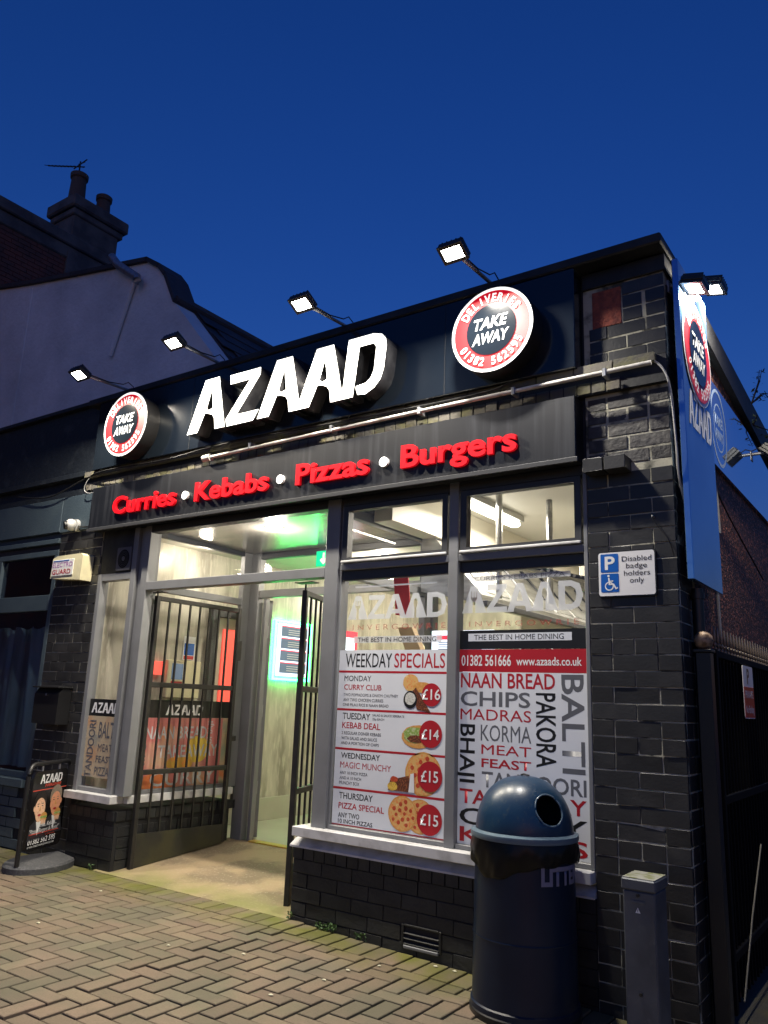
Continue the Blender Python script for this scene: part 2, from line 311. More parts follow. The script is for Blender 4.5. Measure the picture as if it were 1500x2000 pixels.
def rrect(x0, x1, y0, y1, r, n=5):
    o = []
    for cx, cy, a in ((x1-r,y0+r,-90),(x1-r,y1-r,0),(x0+r,y1-r,90),(x0+r,y0+r,180)):
        for k in range(n+1): t = R(a+90*k/n); o.append((cx+r*math.cos(t), cy+r*math.sin(t)))
    return o
def rect(x0, x1, y0, y1): return [(x0,y0),(x1,y0),(x1,y1),(x0,y1)]
def arc_text(s, F, cx, cy, rad, h, a_mid, step, m, par, top=True, z=0, wfac=.8, local=False, bold=.03, ext=.0):
    vs, fs = [], []
    n = len(s)
    for i, ch in enumerate(s):
        if ch == ' ': continue
        me = raw_text(ch, bold); xs = [v.co.x for v in me.vertices]; xm = (min(xs)+max(xs))/2; sc = h/(cap()+2*bold)
        off = (i-(n-1)/2)*step
        a = R(a_mid-off) if top else R(a_mid+off)
        b = len(vs)
        for v in me.vertices:
            lx, ly = (v.co.x-xm)*sc*wfac, v.co.y*sc
            if top: rr = rad+ly; X = cx+rr*math.cos(a)+lx*math.sin(a); Y = cy+rr*math.sin(a)-lx*math.cos(a)
            else: rr = rad+h-ly; X = cx+rr*math.cos(a)-lx*math.sin(a); Y = cy+rr*math.sin(a)+lx*math.cos(a)
            vs.append(F.p(X, Y, z))
        fs += [tuple(b+k for k in p.vertices) for p in me.polygons]; bpy.data.meshes.remove(me)
    me = bpy.data.meshes.new('arc'); me.from_pydata([tuple(v) for v in vs], [], fs)
    return link('lettering', me, m, par, local)

# brick meshes (local: u along the wall, v outwards, z up) shared between alike bricks
BM_ = {}
def brick_mesh(l, h, d, key, var):
    k = (round(l,3), round(h,3), key, var)
    if k not in BM_:
        rs = random.Random(sum(ord(c)*(i+1) for i, c in enumerate(str(k))) % 9999); bm = bmesh.new(); bmesh.ops.create_cube(bm, size=1)
        for v in bm.verts: v.co = Vector((v.co.x*l, v.co.y*d, v.co.z*h))
        bmesh.ops.bevel(bm, geom=list(bm.edges), offset=.0018, segments=1, affect='EDGES')
        for v in bm.verts: v.co += Vector((rs.uniform(-.0014,.0014), rs.uniform(-.0012,.0012), rs.uniform(-.0013,.0013)))
        me = bpy.data.meshes.new('brick'); bm.to_mesh(me); bm.free(); me.materials.append(M[key]); BM_[k] = me
    return BM_[k]
def brick(par, F, u, z, l, h, m, proud=0., d=.03, name='brick'):
    """one brick centred at u,z on plane F; its face stands 'proud' of the plane"""
    o = bpy.data.objects.new(name, brick_mesh(l, h, d, m, random.randrange(4))); COL.objects.link(o)
    c = F.p(u, z, proud-d/2+random.uniform(-.0015,.0015))
    mt = Matrix((( F.u.x, -F.n.x, F.v.x, c.x),(F.u.y, -F.n.y, F.v.y, c.y),(F.u.z, -F.n.z, F.v.z, c.z),(0,0,0,1)))
    o.matrix_basis = mt; o.parent = par; return o
def courses(par, F, u0, u1, z0, z1, m, c=.075, jt=.007, bond=0, skip=None, proud=0., d=.03):
    z = z0; i = 0
    while z+c*.6 < z1:
        hh = c; W = u1-u0
        if bond == 0:   # stretchers with a header course every sixth
            if (i+3) % 6 == 0: lens = []; r = W; 
            if (i+3) % 6 == 0:
                k = max(2, round(W/.108)); lens = [W/k]*k
            else:
                k = max(1, round(W/.215)); s = W/k
                lens = [s]*k if i % 2 else [s/2]+[s]*(k-1)+[s/2]
        u = u0
        for l in lens:
            if not (skip and skip(u+l/2, z+hh/2)):
                brick(par, F, u+l/2, z+hh/2, l-jt, hh-jt, m, proud=proud+random.uniform(-.002,.003), d=d)
            u += l
        z += hh; i += 1

def gz(x, y=0):     # the pavement falls a little to the right
    t = max(0., x+3.3); return -.036*t if t > .2 else -.09*t*t
# ------------------------------------------------------------------ ground
mb = MB(); xs = [-300,-60,-20,-12]+[-10+.5*k for k in range(31)]+[8,20,60,300]; ys = [-300,-60,-20,-8,-6,-4,-2,-.0,.5,1,3,8,20,60,300]
for j, y in enumerate(ys):
    for x in xs: mb.v.append((x, y, gz(min(x, 2))-.03))
nx = len(xs)
for j in range(len(ys)-1):
    for i in range(nx-1): mb.f.append((j*nx+i, j*nx+i+1, (j+1)*nx+i+1, (j+1)*nx+i))
mb.obj('ground', 'asphalt', kind='structure')
mb = MB(); px = [-9+.5*k for k in range(21)]
for y in (-4.6, -.003):
    for x in px: mb.v.append((x, y, gz(x)-.008))
for i in range(20): mb.f.append((i, i+1, 22+i, 21+i))
pav = mb.obj('pavement', 'sand', kind='structure')
def cam_dist(x, y): return math.hypot(x, y+3.762)
def in_frame(x, y, z=0):
    v = Vector((x, y+3.762376, z-1.22024)); f = v.dot(fw)
    if f < .2: return False
    return abs(v.dot(r2)/f*1546.4) < 780 and abs(v.dot(d2)/f*1546.4) < 1030
P = .0932; cells = []
def paver_verts(x0, x1, y0, y1, dz, tilt):
    j = .0042; b = .003; z = gz((x0+x1)/2)+dz
    V = []
    for (a, zz) in ((j, -.028), (j, -b), (j+b, 0)):
        for (x, y) in ((x0+a,y0+a),(x1-a,y0+a),(x1-a,y1-a),(x0+a,y1-a)):
            V.append((x, y, z+zz+tilt[0]*(x-(x0+x1)/2)+tilt[1]*(y-(y0+y1)/2)))
    Fc = [(8,9,10,11)]
    for k in range(4):
        n_ = (k+1) % 4; Fc += [(k, n_, 4+n_, 4+k), (4+k, 4+n_, 8+n_, 8+k)]
    return V, Fc
YS = -.205
for i in range(-92, 22):
    for j in range(-46, 0):
        k = (i-j) % 4; x0 = i*P; y1 = YS-.002+(j+1)*P; y0 = y1-P
        if k == 0: c = (x0, x0+2*P, y0, y1)
        elif k == 3: c = (x0, x0+P, y0, min(y1+P, YS-.002))
        elif k == 2 and j == -46: continue
        else: continue
        cells.append(c)
for i in range(-88, 20): cells.append((i*.1035+.02, (i+1)*.1035+.02, YS, -.006))
cells = [c for c in cells if c[1]-c[0] > .02 and c[3]-c[2] > .02]
cells.sort(key=lambda c: (not in_frame((c[0]+c[1])/2, (c[2]+c[3])/2, 0), cam_dist((c[0]+c[1])/2, (c[2]+c[3])/2)))
far = MB()
for q, c in enumerate(cells):
    V, Fc = paver_verts(*c, random.uniform(-.0008,.0008), (random.uniform(-.007,.007), random.uniform(-.007,.007)))
    if q < 300: me = bpy.data.meshes.new('paver'); me.from_pydata(V, [], Fc); link('paver', me, 'paver', pav)
    else: far.add(V, Fc)
far.obj('paving', 'paver_isl', pav, kind='stuff')

# ------------------------------------------------------------------ the shop
shop = thing('takeaway_shop', 'single storey black brick takeaway shop with grey framed glazing and lit signs', 'shop', (-3.2,0,0))
F0 = FY(0)
# right pier
pier = box('brick_pier', -1.40, -.975, .0035, .30, -.12, 2.80, 'mortar', shop, b=0)
courses(pier, F0, -1.402, -.972, -.10, 2.40, 'brick', jt=.0055)
fx = FX(-.972)   # return of the pier on the alley side
courses(pier, fx, .0+.03, .245, -.10, 3.35, 'brick_black')
courses(pier, F0, -1.392, -.972, 2.41, 2.79, 'brick_grey', jt=.012)
for u, l in ((-1.335,.10), (-1.225,.105)): brick(pier, F0, u, 2.40, l, .068, 'brick', proud=.10, d=.13)
upper = box('brick_pier', -1.40, -.975, .0035, .30, 2.945, 3.50, 'mortar', shop, b=0)
courses(upper, F0, -1.372, -.972, 2.955, 3.41, 'brick', skip=lambda u, z: z > 3.17 and z < 3.4 and u < -1.08)
brick(upper, F0, -1.272, 3.28, .155, .21, 'orange_brick', proud=.002)
for zz in (3.217,3.292,3.367): brick(upper, F0, -1.138, zz, .098, .068, 'brick')
ledge = box('brick_ledge', -5.62, -.972, -.03, .012, 2.80, 2.945, 'black_wall', shop, b=0)
for k in range(22): brick(ledge, F0, -5.52+.2095*k, 2.925, .203, .045, 'ledge', proud=.07, d=.09)
for k in range(58): brick(ledge, F0, -5.60+.0765*k, 2.835, .069, .06, 'ledge', proud=.035+random.uniform(-.002,.002), d=.05)
# left pier (shared with the neighbour)
lp = box('brick_pier', -5.95, -5.38, .0035, .30, -.05, 2.48, 'mortar', shop, b=0)
courses(lp, F0, -5.952, -5.378, .0, 2.475, 'brick', jt=.0055)
# stall risers
sr = box('stall_riser', -3.205, -1.402, .004, .25, -.14, .385, 'mortar_black', shop, b=0)
VENT = lambda u, z: -2.46 < u < -2.18 and -.01 < z < .13
z = -.13
for i in range(6):
    u = -3.207+(.0 if i % 2 else -.1)
    while u < -1.402:
        a, b_ = max(u, -3.207), min(u+.2135, -1.402)
        if b_-a > .03 and not (i in (2,) and a < -2.2 and b_ > -2.44): brick(sr, F0, (a+b_)/2, z+.0375, b_-a-.006, .069, 'brick_black', proud=random.uniform(0,.004))
        elif b_-a > .03:
            for (c0, c1) in ((a, min(b_, -2.445)), (max(a, -2.205), b_)):
                if c1-c0 > .02: brick(sr, F0, (c0+c1)/2, z+.0375, c1-c0-.006, .069, 'brick_black')
        u += .2135
    z += .075
for k in range(23): brick(sr, F0, -3.168+.0785*k, .352, .073, .062, 'brick_black', proud=.008+random.uniform(0,.004), d=.06)
for i in range(5):    # return of the riser inside the porch
    pass
MB().prismx([(-.03,.385),(-.03,.395),(.03,.43),(.09,.43),(.09,.385)], -3.215, -1.402).obj('riser_capping', 'sill', shop)
sl = box('stall_riser', -5.38, -4.854, .004, 1.10, -.02, .40, 'mortar_black', shop, b=0)
courses(sl, F0, -5.378, -4.86, .0, .33, 'brick_black')
courses(sl, FX(-4.85), .03, 1.10, .0, .33, 'brick_black')
for k in range(6): brick(sl, F0, -5.335+.0865*k, .365, .08, .062, 'brick_black', proud=.006)
for k in range(14): brick(sl, FX(-4.85), .045+.087*k, .365, .08, .062, 'brick_black', proud=.006)
# sills
box('window_sill', -3.185, -1.405, -.055, .10, .448, .500, 'sill', shop)
box('window_sill', -5.40, -4.86, -.055, .06, .448, .500, 'sill', shop)
box('window_sill', -4.93, -4.815, .062, 1.09, .448, .500, 'sill', shop)
# main frames
fr = box('window_frame', -3.093, -2.990, 0, .075, .50, 2.44, 'grey', shop)
box('window_frame', -2.990, -2.975, .022, .07, .50, 2.44, 'grey', shop)
box('window_frame', -2.208, -2.148, 0, .075, .50, 2.44, 'grey', shop)
box('window_frame', -1.425, -1.403, 0, .075, .50, 2.44, 'grey', shop)
for (a, b_) in ((-2.974,-2.209), (-2.147,-1.426)):
    box('window_frame', a, b_, .004, .072, 1.985, 2.025, 'grey', shop)      # transom
    box('window_frame', a, b_, .03, .072, 1.925, 1.985, 'darkframe', shop)
    box('window_frame', a, b_, .004, .072, 2.385, 2.438, 'darkframe', shop)
    box('window_frame', a, b_, .012, .072, .501, .525, 'grey', shop)
    # opening top sash
    sa = MB().box(a+.012,a+.05,.0,.05,2.03,2.383).box(b_-.045,b_-.01,.0,.05,2.03,2.383).box(a+.05,b_-.045,.0,.05,2.03,2.06).box(a+.05,b_-.045,.0,.05,2.352,2.383)
    so = sa.obj('top_sash', 'darkframe', shop)
    box('pane', a+.05, b_-.045, .022, .027, 2.06, 2.352, 'glass', so, b=0)
    box('sash_bar', a+.012, b_-.01, -.014, -.001, 2.028, 2.042, 'sill', so)
    box('window_pane', a, b_, .038, .044, .526, 1.924, 'glass', shop, b=0)
# porch lintel and left window frames
box('window_frame', -4.858, -4.79, .0, .075, .50, 2.44, 'grey', shop)
box('window_frame', -4.93, -4.859, .03, .11, .50, 2.44, 'grey', shop)
box('window_frame', -4.985, -4.931, .0, .075, .50, 2.44, 'grey', shop)
box('window_frame', -5.378, -5.335, .0, .075, .50, 2.10, 'grey', shop)
box('window_frame', -5.334, -4.986, .004, .07, 2.045, 2.10, 'grey', shop)
box('window_frame', -5.334, -4.986, .012, .07, .501, .53, 'grey', shop)
box('lintel_frame', -4.789, -3.094, .0, .075, 1.950, 2.012, 'grey', shop)
box('lintel_frame', -4.789, -3.094, .0, .075, 2.385, 2.438, 'darkframe', shop)
box('window_pane', -4.789, -3.094, .038, .044, 2.013, 2.384, 'glass', shop, b=0)
box('window_pane', -5.334, -4.986, .038, .044, .531, 2.044, 'glass', shop, b=0)
bp = box('blank_panel', -5.378, -4.986, .01, .05, 2.101, 2.44, 'black_wall', shop)
# lower black backing behind fascia, parapet
box('wall', -5.62, -1.405, .012, .30, 2.441, 2.80, 'black_wall', shop, b=0)
box('parapet_wall', -5.62, -1.402, .012, .30, 2.945, 3.52, 'black_wall', shop, b=0)
box('render_band', -1.401, -.962, -.012, .30, 3.41, 3.50, 'black_wall', shop)
box('coping', -5.64, -.95, -.11, .34, 3.512, 3.568, 'black_wall', shop, b=.008)
# side wall on the alley, roof
MB().prismx([(.302,-.15),(7,-.15),(7,2.9),(3.2,3.28),(.302,3.50)], -1.2, -.975).obj('side_wall', 'pebble', shop)
MB().prismx([(.30,3.36),(.30,3.50),(3.3,3.27),(7,2.88),(7,2.74),(3.3,3.02)], -1.2, -.93).obj('parapet_band', 'black_wall', shop)
box('roof', -5.6, -1.2, .31, 7, 2.75, 2.85, 'black_wall', shop, b=0)
# porch: floor, ceiling, door frame, left and right glazing
MB().add([(-5.0,-.03,.004),(-3.205,-.03,.0),(-3.205,1.17,.10),(-5.0,1.17,.10),(-5.0,-.03,-.15),(-3.205,-.03,-.15),(-3.205,1.17,-.15),(-5.0,1.17,-.15)],
         [(0,1,2,3),(0,4,5,1),(1,5,6,2),(2,6,7,3),(3,7,4,0)]).obj('porch_step', 'slab', shop)
box('porch_ceiling', -4.95, -2.99, .076, 1.21, 2.42, 2.45, 'ceil_metal', shop, b=0)
def gl(x0,x1,y0,y1,z0,z1,m='grey',n='door_frame'): return box(n, x0,x1,y0,y1,z0,z1, m, shop)
gl(-4.87,-4.755,1.15,1.22,.09,2.42); gl(-4.70,-4.665,1.16,1.21,.10,2.03); gl(-3.11,-3.0,1.15,1.22,.0,2.42)
gl(-4.754,-3.111,1.16,1.21,2.035,2.10); gl(-4.754,-3.111,1.16,1.21,2.37,2.419,'darkframe'); box('door_fanlight_pane', -4.754,-3.111,1.18,1.186,2.101,2.369,'glass',shop,b=0)
box('threshold', -4.66,-3.11,1.14,1.22,.095,.108,'brass',shop)
# open door leaf folded inside, hinges
dl = MB()
for (l0,l1,z0,z1) in ((0,.05,.12,2.02),(.70,.76,.12,2.02),(.05,.70,.12,.25),(.05,.70,1.93,2.02)):
    c_, s_ = math.cos(R(47)), math.sin(R(47)); b0 = len(dl.v); dl.box(0,.04,l0,l1,z0,z1)
    dl.v[b0:] = [(-4.70+x*c_-y*s_, 1.225+x*s_+y*c_, z) for x, y, z in dl.v[b0:]]
dl = dl.obj('door_leaf', 'grey', shop)
for zz in (.45, 1.05, 1.7): box('hinge', -4.695, -4.672, 1.195, 1.225, zz, zz+.10, 'metal', dl)
# left porch glazing (x=-4.87)
for (a,b_) in ((.112,.15),(1.06,1.149)): gl(-4.90,-4.85,a,b_,.50,2.42,n='window_frame')
gl(-4.895,-4.852,.151,1.059,1.965,2.02,n='window_frame'); gl(-4.895,-4.852,.151,1.059,2.385,2.42,'darkframe',n='window_frame'); gl(-4.895,-4.852,.151,1.059,.501,.53,n='window_frame')
box('window_pane', -4.876,-4.870,.151,1.059,.531,1.964,'glass',shop,b=0); box('window_pane', -4.876,-4.870,.151,1.059,2.021,2.384,'glass',shop,b=0)
# right porch side
for (a,b_) in ((.08,.16),(1.06,1.149)): gl(-3.07,-3.02,a,b_,.43,2.42,n='window_frame')
gl(-3.07,-3.02,.161,1.059,1.965,2.02,n='window_frame'); gl(-3.07,-3.02,.161,1.059,2.36,2.42,n='window_frame'); gl(-3.20,-3.02,.08,1.059,.0,.43,'black_wall',n='wall')
box('window_pane', -3.048,-3.042,.161,1.059,.431,1.964,'glass',shop,b=0); box('window_pane', -3.048,-3.042,.161,1.059,2.021,2.359,'glass',shop,b=0)
# interior shell
box('interior_wall', -5.44,-5.36,.30,5.0,.0,2.6,'panel_in',shop,b=0)
box('interior_wall', -5.37,-5.35,.08,.30,.45,2.6,'panel_in',shop,b=0)
box('interior_wall', -5.36,-1.2,5.0,5.1,.0,2.6,'panel_in',shop,b=0)
box('interior_floor', -5.36,-1.2,1.221,5.0,.05,.10,'floor_in',shop,b=0)
box('interior_floor', -5.36,-4.90,.26,1.22,.05,.10,'floor_in',shop,b=0)
box('kitchen_floor', -2.99,-1.2,.26,1.37,.0,.05,'floor_in',shop,b=0)
box('interior_ceiling', -5.36,-4.951,.076,1.21,2.46,2.49,'ceil',shop,b=0)
box('interior_ceiling', -5.36,-2.99,1.211,5.0,2.46,2.49,'ceil',shop,b=0)
box('kitchen_ceiling', -2.989,-1.2,.31,5.0,2.62,2.66,'ceil',shop,b=0)
box('kitchen_ceiling', -2.989,-1.403,.076,.31,2.44,2.46,'ceil',shop,b=0)
box('interior_wall', -3.02,-2.99,2.6,5.0,.1,2.62,'cream',shop,b=0)
box('interior_wall', -1.30,-1.21,.30,5.0,.0,2.62,'cream',shop,b=0)
box('duct_boxing', -2.03,-1.31,1.50,2.1,2.10,2.62,'cream',shop)
box('ceiling_beam', -2.985,-2.84,.35,4.9,2.36,2.62,'cream',shop)
sk = box('skirting', -5.359,-5.345,1.222,4.99,.10,.30,'floor_in',shop)

# ---------------- signs on the front
AZ_A = [[(0,0),(.1315,.3995),(.205,.405),(.2465,.418),(.38,.0),(.30,.0)],[]]
def P2(pts, sx=1, sz=1, ox=0, oz=0, sh=0): return [(ox+x*sx+z*sh, oz+z*sz) for x, z in pts]
# letter outlines on a unit box (x 0..w, z 0..1), forward leaning custom lettering
L_A = [(0,0),(.36,1),(.70,1),(.93,0),(.69,0),(.655,.21),(.60,.29),(.50,.33),(.41,.345),(.26,0)]
L_Ah = [(.445,.44),(.54,.79),(.60,.42),(.50,.385)]
L_Z = [(.04,0),(0,.14),(.52,.82),(.05,.82),(.03,1),(.76,1),(.76,.86),(.26,.19),(.78,.19),(.66,0)]
L_D = [(0,0),(.10,1),(.62,1),(.80,.95),(.88,.86),(.90,.74),(.86,.36),(.80,.20),(.68,.08),(.50,.0),(.34,.02),(.30,.12),(.30,.17),(.50,.19),(.60,.26),(.66,.38),(.69,.76),(.64,.83),(.34,.83),(.24,0)]
usign = thing('shop_sign', 'long black upper sign board reading AZAAD in glowing white letters', 'shop sign', (-3.45,-.1,2.94))
box('sign_board', -5.485, -1.412, -.10, .010, 2.938, 3.510, 'board', usign, b=.004)
for xj in (-4.35, -3.1, -2.2): box('panel_joint', xj, xj+.003, -.1012, -.0995, 2.94, 3.508, 'black', usign, b=0)
FL = FY(-.155)
AZ_POS = [('A', -4.245, 3.000, .405, .385), ('Z', -3.865, 2.998, .395, .372), ('A', -3.567, 3.000, .405, .385), ('A', -3.225, 3.000, .405, .385), ('D', -2.86, 3.000, .36, .385)]
def azaad_letters(F, par, m, pos, ext=0, sidem=None, name='letter', z=0, fork=False, local=False):
    for ch, x, zz, sx, sz in pos:
        lp = {'A': [L_A, L_Ah], 'Z': [L_Z], 'D': [L_D]}[ch]
        shape(name, [P2(l, sx, sz, x, zz) for l in lp], F, m, par, ext=ext, z=z, sidem=sidem, local=local)
azaad_letters(FY(-.15), usign, 'lit_white', AZ_POS, ext=.125, sidem='letter_side')
def azaad_set(F, par, m, x, z, wd, h, zo=0, local=False, name='lettering'):
    ks = [('A',0,.93),('Z',.98,.79),('A',1.72,.93),('A',2.60,.93),('D',3.52,.9)]; s = wd/4.42
    vs = []
    lo = []
    for ch, ox, _ in ks:
        lo += [P2(l, s, h, x+ox*s, z) for l in {'A': [L_A, L_Ah], 'Z': [L_Z], 'D': [L_D]}[ch]]
    return shape(name, lo, F, m, par, z=zo, local=local)
def roundel(name, label, cx, cz, r, depth, lit=True, F=None, nums='01382 562595'):
    t = thing(name, label, 'round sign', tuple(F.p(cx, cz, depth/2)), group='round take away signs')
    if depth > .02: 
        sh = shape('drum', [ell(cx, cz, r*1.0, n=56)], F, 'black', t, ext=depth, z=-.0+depth/2)
    z0 = depth+.002
    shape('rim', [ell(cx, cz, r, n=56)], F, 'ring_white' if lit else 'print_roundel', t, z=z0)
    shape('red_ring', [ell(cx, cz, r*.925, n=56)], F, 'ring_red' if lit else 'p_red', t, z=z0+.002)
    shape('centre_disc', [ell(cx, cz, r*.61, n=48)], F, 'board', t, z=z0+.005)
    wm = 'ring_white' if lit else 'print_roundel'
    text('TAKE', F, cx-r*.42, cz+r*.03, r*.84, r*.27, wm, t, bold=.05, shear=.25, z=z0+.007)
    text('AWAY', F, cx-r*.47, cz-r*.33, r*.92, r*.27, wm, t, bold=.05, shear=.25, z=z0+.007)
    arc_text('DELIVERIES', F, cx, cz, r*.66, r*.2, 90, 12.5, wm, t, True, z=z0+.007, wfac=.85)
    arc_text(nums, F, cx, cz, r*.66, r*.2, 270, 11, wm, t, False, z=z0+.007, wfac=.85)
    return t
FB = FY(-.101)
roundel('round_sign', 'glowing red and white TAKE AWAY roundel at the right of the big letters', -1.835, 3.205, .245, .12, True, FB)
roundel('round_sign', 'glowing red and white TAKE AWAY roundel left of the big letters', -4.955, 3.205, .255, .12, True, FB)
# lower fascia
lsign = thing('shop_sign', 'lower black fascia reading Curries Kebabs Pizzas Burgers in raised red letters', 'shop sign', (-3.4,-.1,2.44))
box('fascia_board', -5.445, -1.418, -.10, .010, 2.441, 2.785, 'fascia', lsign, b=.004)
box('fascia_lip', -5.445, -1.405, -.112, -.101, 2.425, 2.452, 'darkframe', lsign)
def spaced_letters(s, F, x, y, wd, h, m, par, ext, bold, z):
    me = raw_text(s, bold); xs = [v.co.x for v in me.vertices]; W = max(xs)-min(xs); x0 = min(xs); bpy.data.meshes.remove(me)
    sx = wd/W; sy = h/(cap()+2*bold)
    for i, ch in enumerate(s):
        a = raw_text(s[:i+1], bold); ax = max(v.co.x for v in a.vertices); bpy.data.meshes.remove(a)
        c = raw_text(ch, bold, ext=1.); cx = max(v.co.x for v in c.vertices)
        for v in c.vertices: v.co = F.p(x+(v.co.x-cx+ax-x0)*sx, y+(v.co.y+bold)*sy, z+v.co.z*ext/2)
        c.materials.clear(); link('letter', c, m, par)
for s, x, y_b, wd in (('Curries', -5.135, 2.532, .72), ('Kebabs', -4.215, 2.532, .70), ('Pizzas', -3.275, 2.532, .575), ('Burgers', -2.47, 2.532, .735)):
    spaced_letters(s, FB, x, y_b, wd, .138, 'red_letter', lsign, .02, .026, .011)
for x in (-4.315, -3.408, -2.592): shape('dot', [ell(x, 2.59, .03, n=20)], FB, 'lit_white', lsign, ext=.02, z=.011, sidem='p_white')

# ---------------- conduit and cables on the front
cd = thing('conduit_pipe', 'pale horizontal conduit pipe clipped between the two sign boards', 'pipe', (-2.5,-.09,2.86))
MB().tube([(-4.09,-.12,2.838),(-3.2,-.12,2.852),(-2.2,-.12,2.862),(-1.02,-.12,2.868)], .012, 10).obj('pipe', 'pipe', cd, smooth=True)
MB().tube([(-4.15,-.12,2.837),(-4.08,-.12,2.838)], .026, 14).obj('end_cap', 'pipe', cd, smooth=True)
for x in (-3.7,-3.0,-2.35,-1.75,-1.25): box('clip', x-.01, x+.01, -.135, -.07, 2.84, 2.885, 'metal', cd)
def cable(label, pts, r, m='cable', name='cable', group=None):
    c = []
    pts = [Vector(p) for p in pts]
    for i in range(len(pts)-1):
        p0, p1, p2, p3 = pts[max(i-1,0)], pts[i], pts[i+1], pts[min(i+2,len(pts)-1)]
        for k in range(6):
            t_ = k/6; c.append(.5*((2*p1)+(-p0+p2)*t_+(2*p0-5*p1+4*p2-p3)*t_*t_+(-p0+3*p1-3*p2+p3)*t_**3))
    c.append(pts[-1]); return tag(MB().tube(c, r, 6).obj(name, m, smooth=True), label, 'cable', group)
cable('black cable sagging along the ledge under the AZAAD sign board', [(-6.6,-.05,2.86),(-6.1,-.06,2.80),(-5.62,-.06,2.90),(-5.3,-.10,2.915),(-4.6,-.10,2.90),(-4.0,-.10,2.925),(-3.0,-.10,2.91),(-2.0,-.1,2.90),(-1.75,-.09,2.94),(-1.5,-.08,2.96)], .006)
cable('pale grey cable curling down from the end of the conduit at the corner', [(-1.12,-.02,2.93),(-1.02,-.05,2.90),(-.96,-.05,2.78),(-.945,-.03,2.5),(-.945,-.01,2.32),(-.94,.05,2.2)], .006, 'greycable')
cable('thin grey cable looping at the left end of the sign boards', [(-5.43,-.03,2.94),(-5.56,-.06,2.90),(-5.62,-.06,2.81),(-5.56,-.05,2.77),(-5.46,-.03,2.79)], .004, 'greycable')
cable('black cable running from dome camera to the fascia end', [(-5.74,-.03,2.53),(-5.62,-.03,2.50),(-5.46,-.02,2.50)], .006)
cable('thin black wire dangling from a hook on the right brick pier', [(-1.07,-.04,2.115),(-1.04,-.03,2.06),(-1.0,-.03,2.0),(-.985,-.01,1.93)], .003)

# ---------------- floodlights on arms
def flood(label, x, y, z, L, rz=0, drop=.03, tilt=-28, power=76, col=(1,.91,.76), on=True, first=[None]):
    t = thing('floodlight', label, 'floodlight', (x,y,z), rz, group='floodlights on arms over the signs')
    MB().tube([(0,.03,-.01),(0,0,0),(0,-L,-drop)], .011, 10).obj('arm', 'metal', t, local=True, smooth=True)
    MB().bbox(-.03,.03,-.012,.03,-.05,.02).obj('wall_bracket', 'metal', t, local=True)
    hz = -drop-.01
    MB().tube([(.015,.03,-.03),(.03,-.0,.03),(.03,-.05,.05),(.02,-.09,.02),(.013,-L*.5,-drop*.5+.006),(.012,-L+.02,-drop+.012)], .004, 6).obj('cable', 'cable', t, local=True, smooth=True)
    TA = R(tilt); ca, sa = math.cos(TA), math.sin(TA)
    def tr(mb):  # tilt the head so that the lens looks down and back towards the wall
        mb.v = [(a, -L-.03+(b*ca-c*sa), hz+(b*sa+c*ca)) for a, b, c in mb.v]; return mb
    tr(MB().bbox(-.075,.075,-.055,.055,.0,.032,.006)).obj('housing', 'black', t, local=True)
    for k in range(5): tr(MB().box(-.06+.028*k,-.054+.028*k,-.05,.05,.03,.045)).obj('cooling_fin', 'black', t, local=True)
    bz = MB().box(-.075,.075,.036,.055,-.014,-.0005).box(-.075,.075,-.055,-.036,-.014,-.0005).box(-.075,-.056,-.0355,.0355,-.014,-.0005).box(.056,.075,-.0355,.0355,-.014,-.0005)
    tr(bz).obj('bezel', 'black', t, local=True)
    tr(MB().box(-.0555,.0555,-.0355,.0355,-.008,-.0008)).obj('lens', 'lamp_on' if on else 'lamp_off', t, local=True)
    if on:
        ld = bpy.data.lights.new('floodlight_beam', 'AREA'); ld.shape = 'RECTANGLE'; ld.size = .11; ld.size_y = .07; ld.energy = power; ld.color = col
        lo = bpy.data.objects.new('floodlight_beam', ld); COL.objects.link(lo); lo.parent = t
        lo.location = (0, -L-.03+.022*sa, hz-.022*ca); lo.rotation_euler = (TA, 0, 0)
    return t
flood('leftmost lit floodlight, on its arm above the left roundel', -5.22, -.02, 3.60, .44, 0, .02)
flood('lit floodlight on its arm above the first letter A', -4.17, -.02, 3.60, .42, 0, .0, col=(1,.90,.72))
flood('lit floodlight on its arm above the last two letters', -2.98, -.02, 3.59, .44, 0, .03)
flood('lit floodlight on its arm above the right roundel', -1.925, -.02, 3.59, .44, 0, .02, col=(1,.94,.84))
def side_flood(label, y, z, power=12):
    t = flood(label, -.972, y, z, .10, R(90), .03, 12, power, (1,.90,.74)); return t
side_flood('lit floodlight over the roundel on the alley side, nearer the corner', .08, 3.36)
side_flood('lit floodlight on the alley side, farther from the corner', .55, 3.58, 42)
flood('unlit floodlight silhouetted under the alley parapet', -.96, 1.98, 2.98, .09, R(90), .0, 40, on=False)

# ---------------- alley side: tall printed panel and mirror panel
FS = FX(-.90)
ss = thing('side_sign', 'tall narrow glossy blue panel with roundel and AZAAD on alley corner', 'sign', (-.93,.29,1.82))
box('sign_panel', -.932, -.902, .0, .575, 1.818, 3.46, 'side_gloss', ss)
azaad_set(FX(-.902), ss, 'print_roundel', .07, 2.60, .46, .19, .002)
roundel('round_sign', 'unlit printed TAKE AWAY roundel on the narrow alley panel', .30, 3.05, .285, .004, False, FX(-.903), '01382 562595')
sm = thing('side_sign', 'long mirror glossy board along the alley wall reflecting the sky', 'sign', (-.95,1.8,2.62))
box('sign_panel', -.974, -.952, .60, 3.4, 2.60, 3.12, 'side_gloss2', sm, b=0)
G = FX(-.951)
shape('reflection_ring', [ell(.98, 2.86, .20, .24, 40), ell(.98, 2.86, .18, .22, 40)], G, 'ghost', sm)  # roundel's reflection painted onto the board: rings here, words below
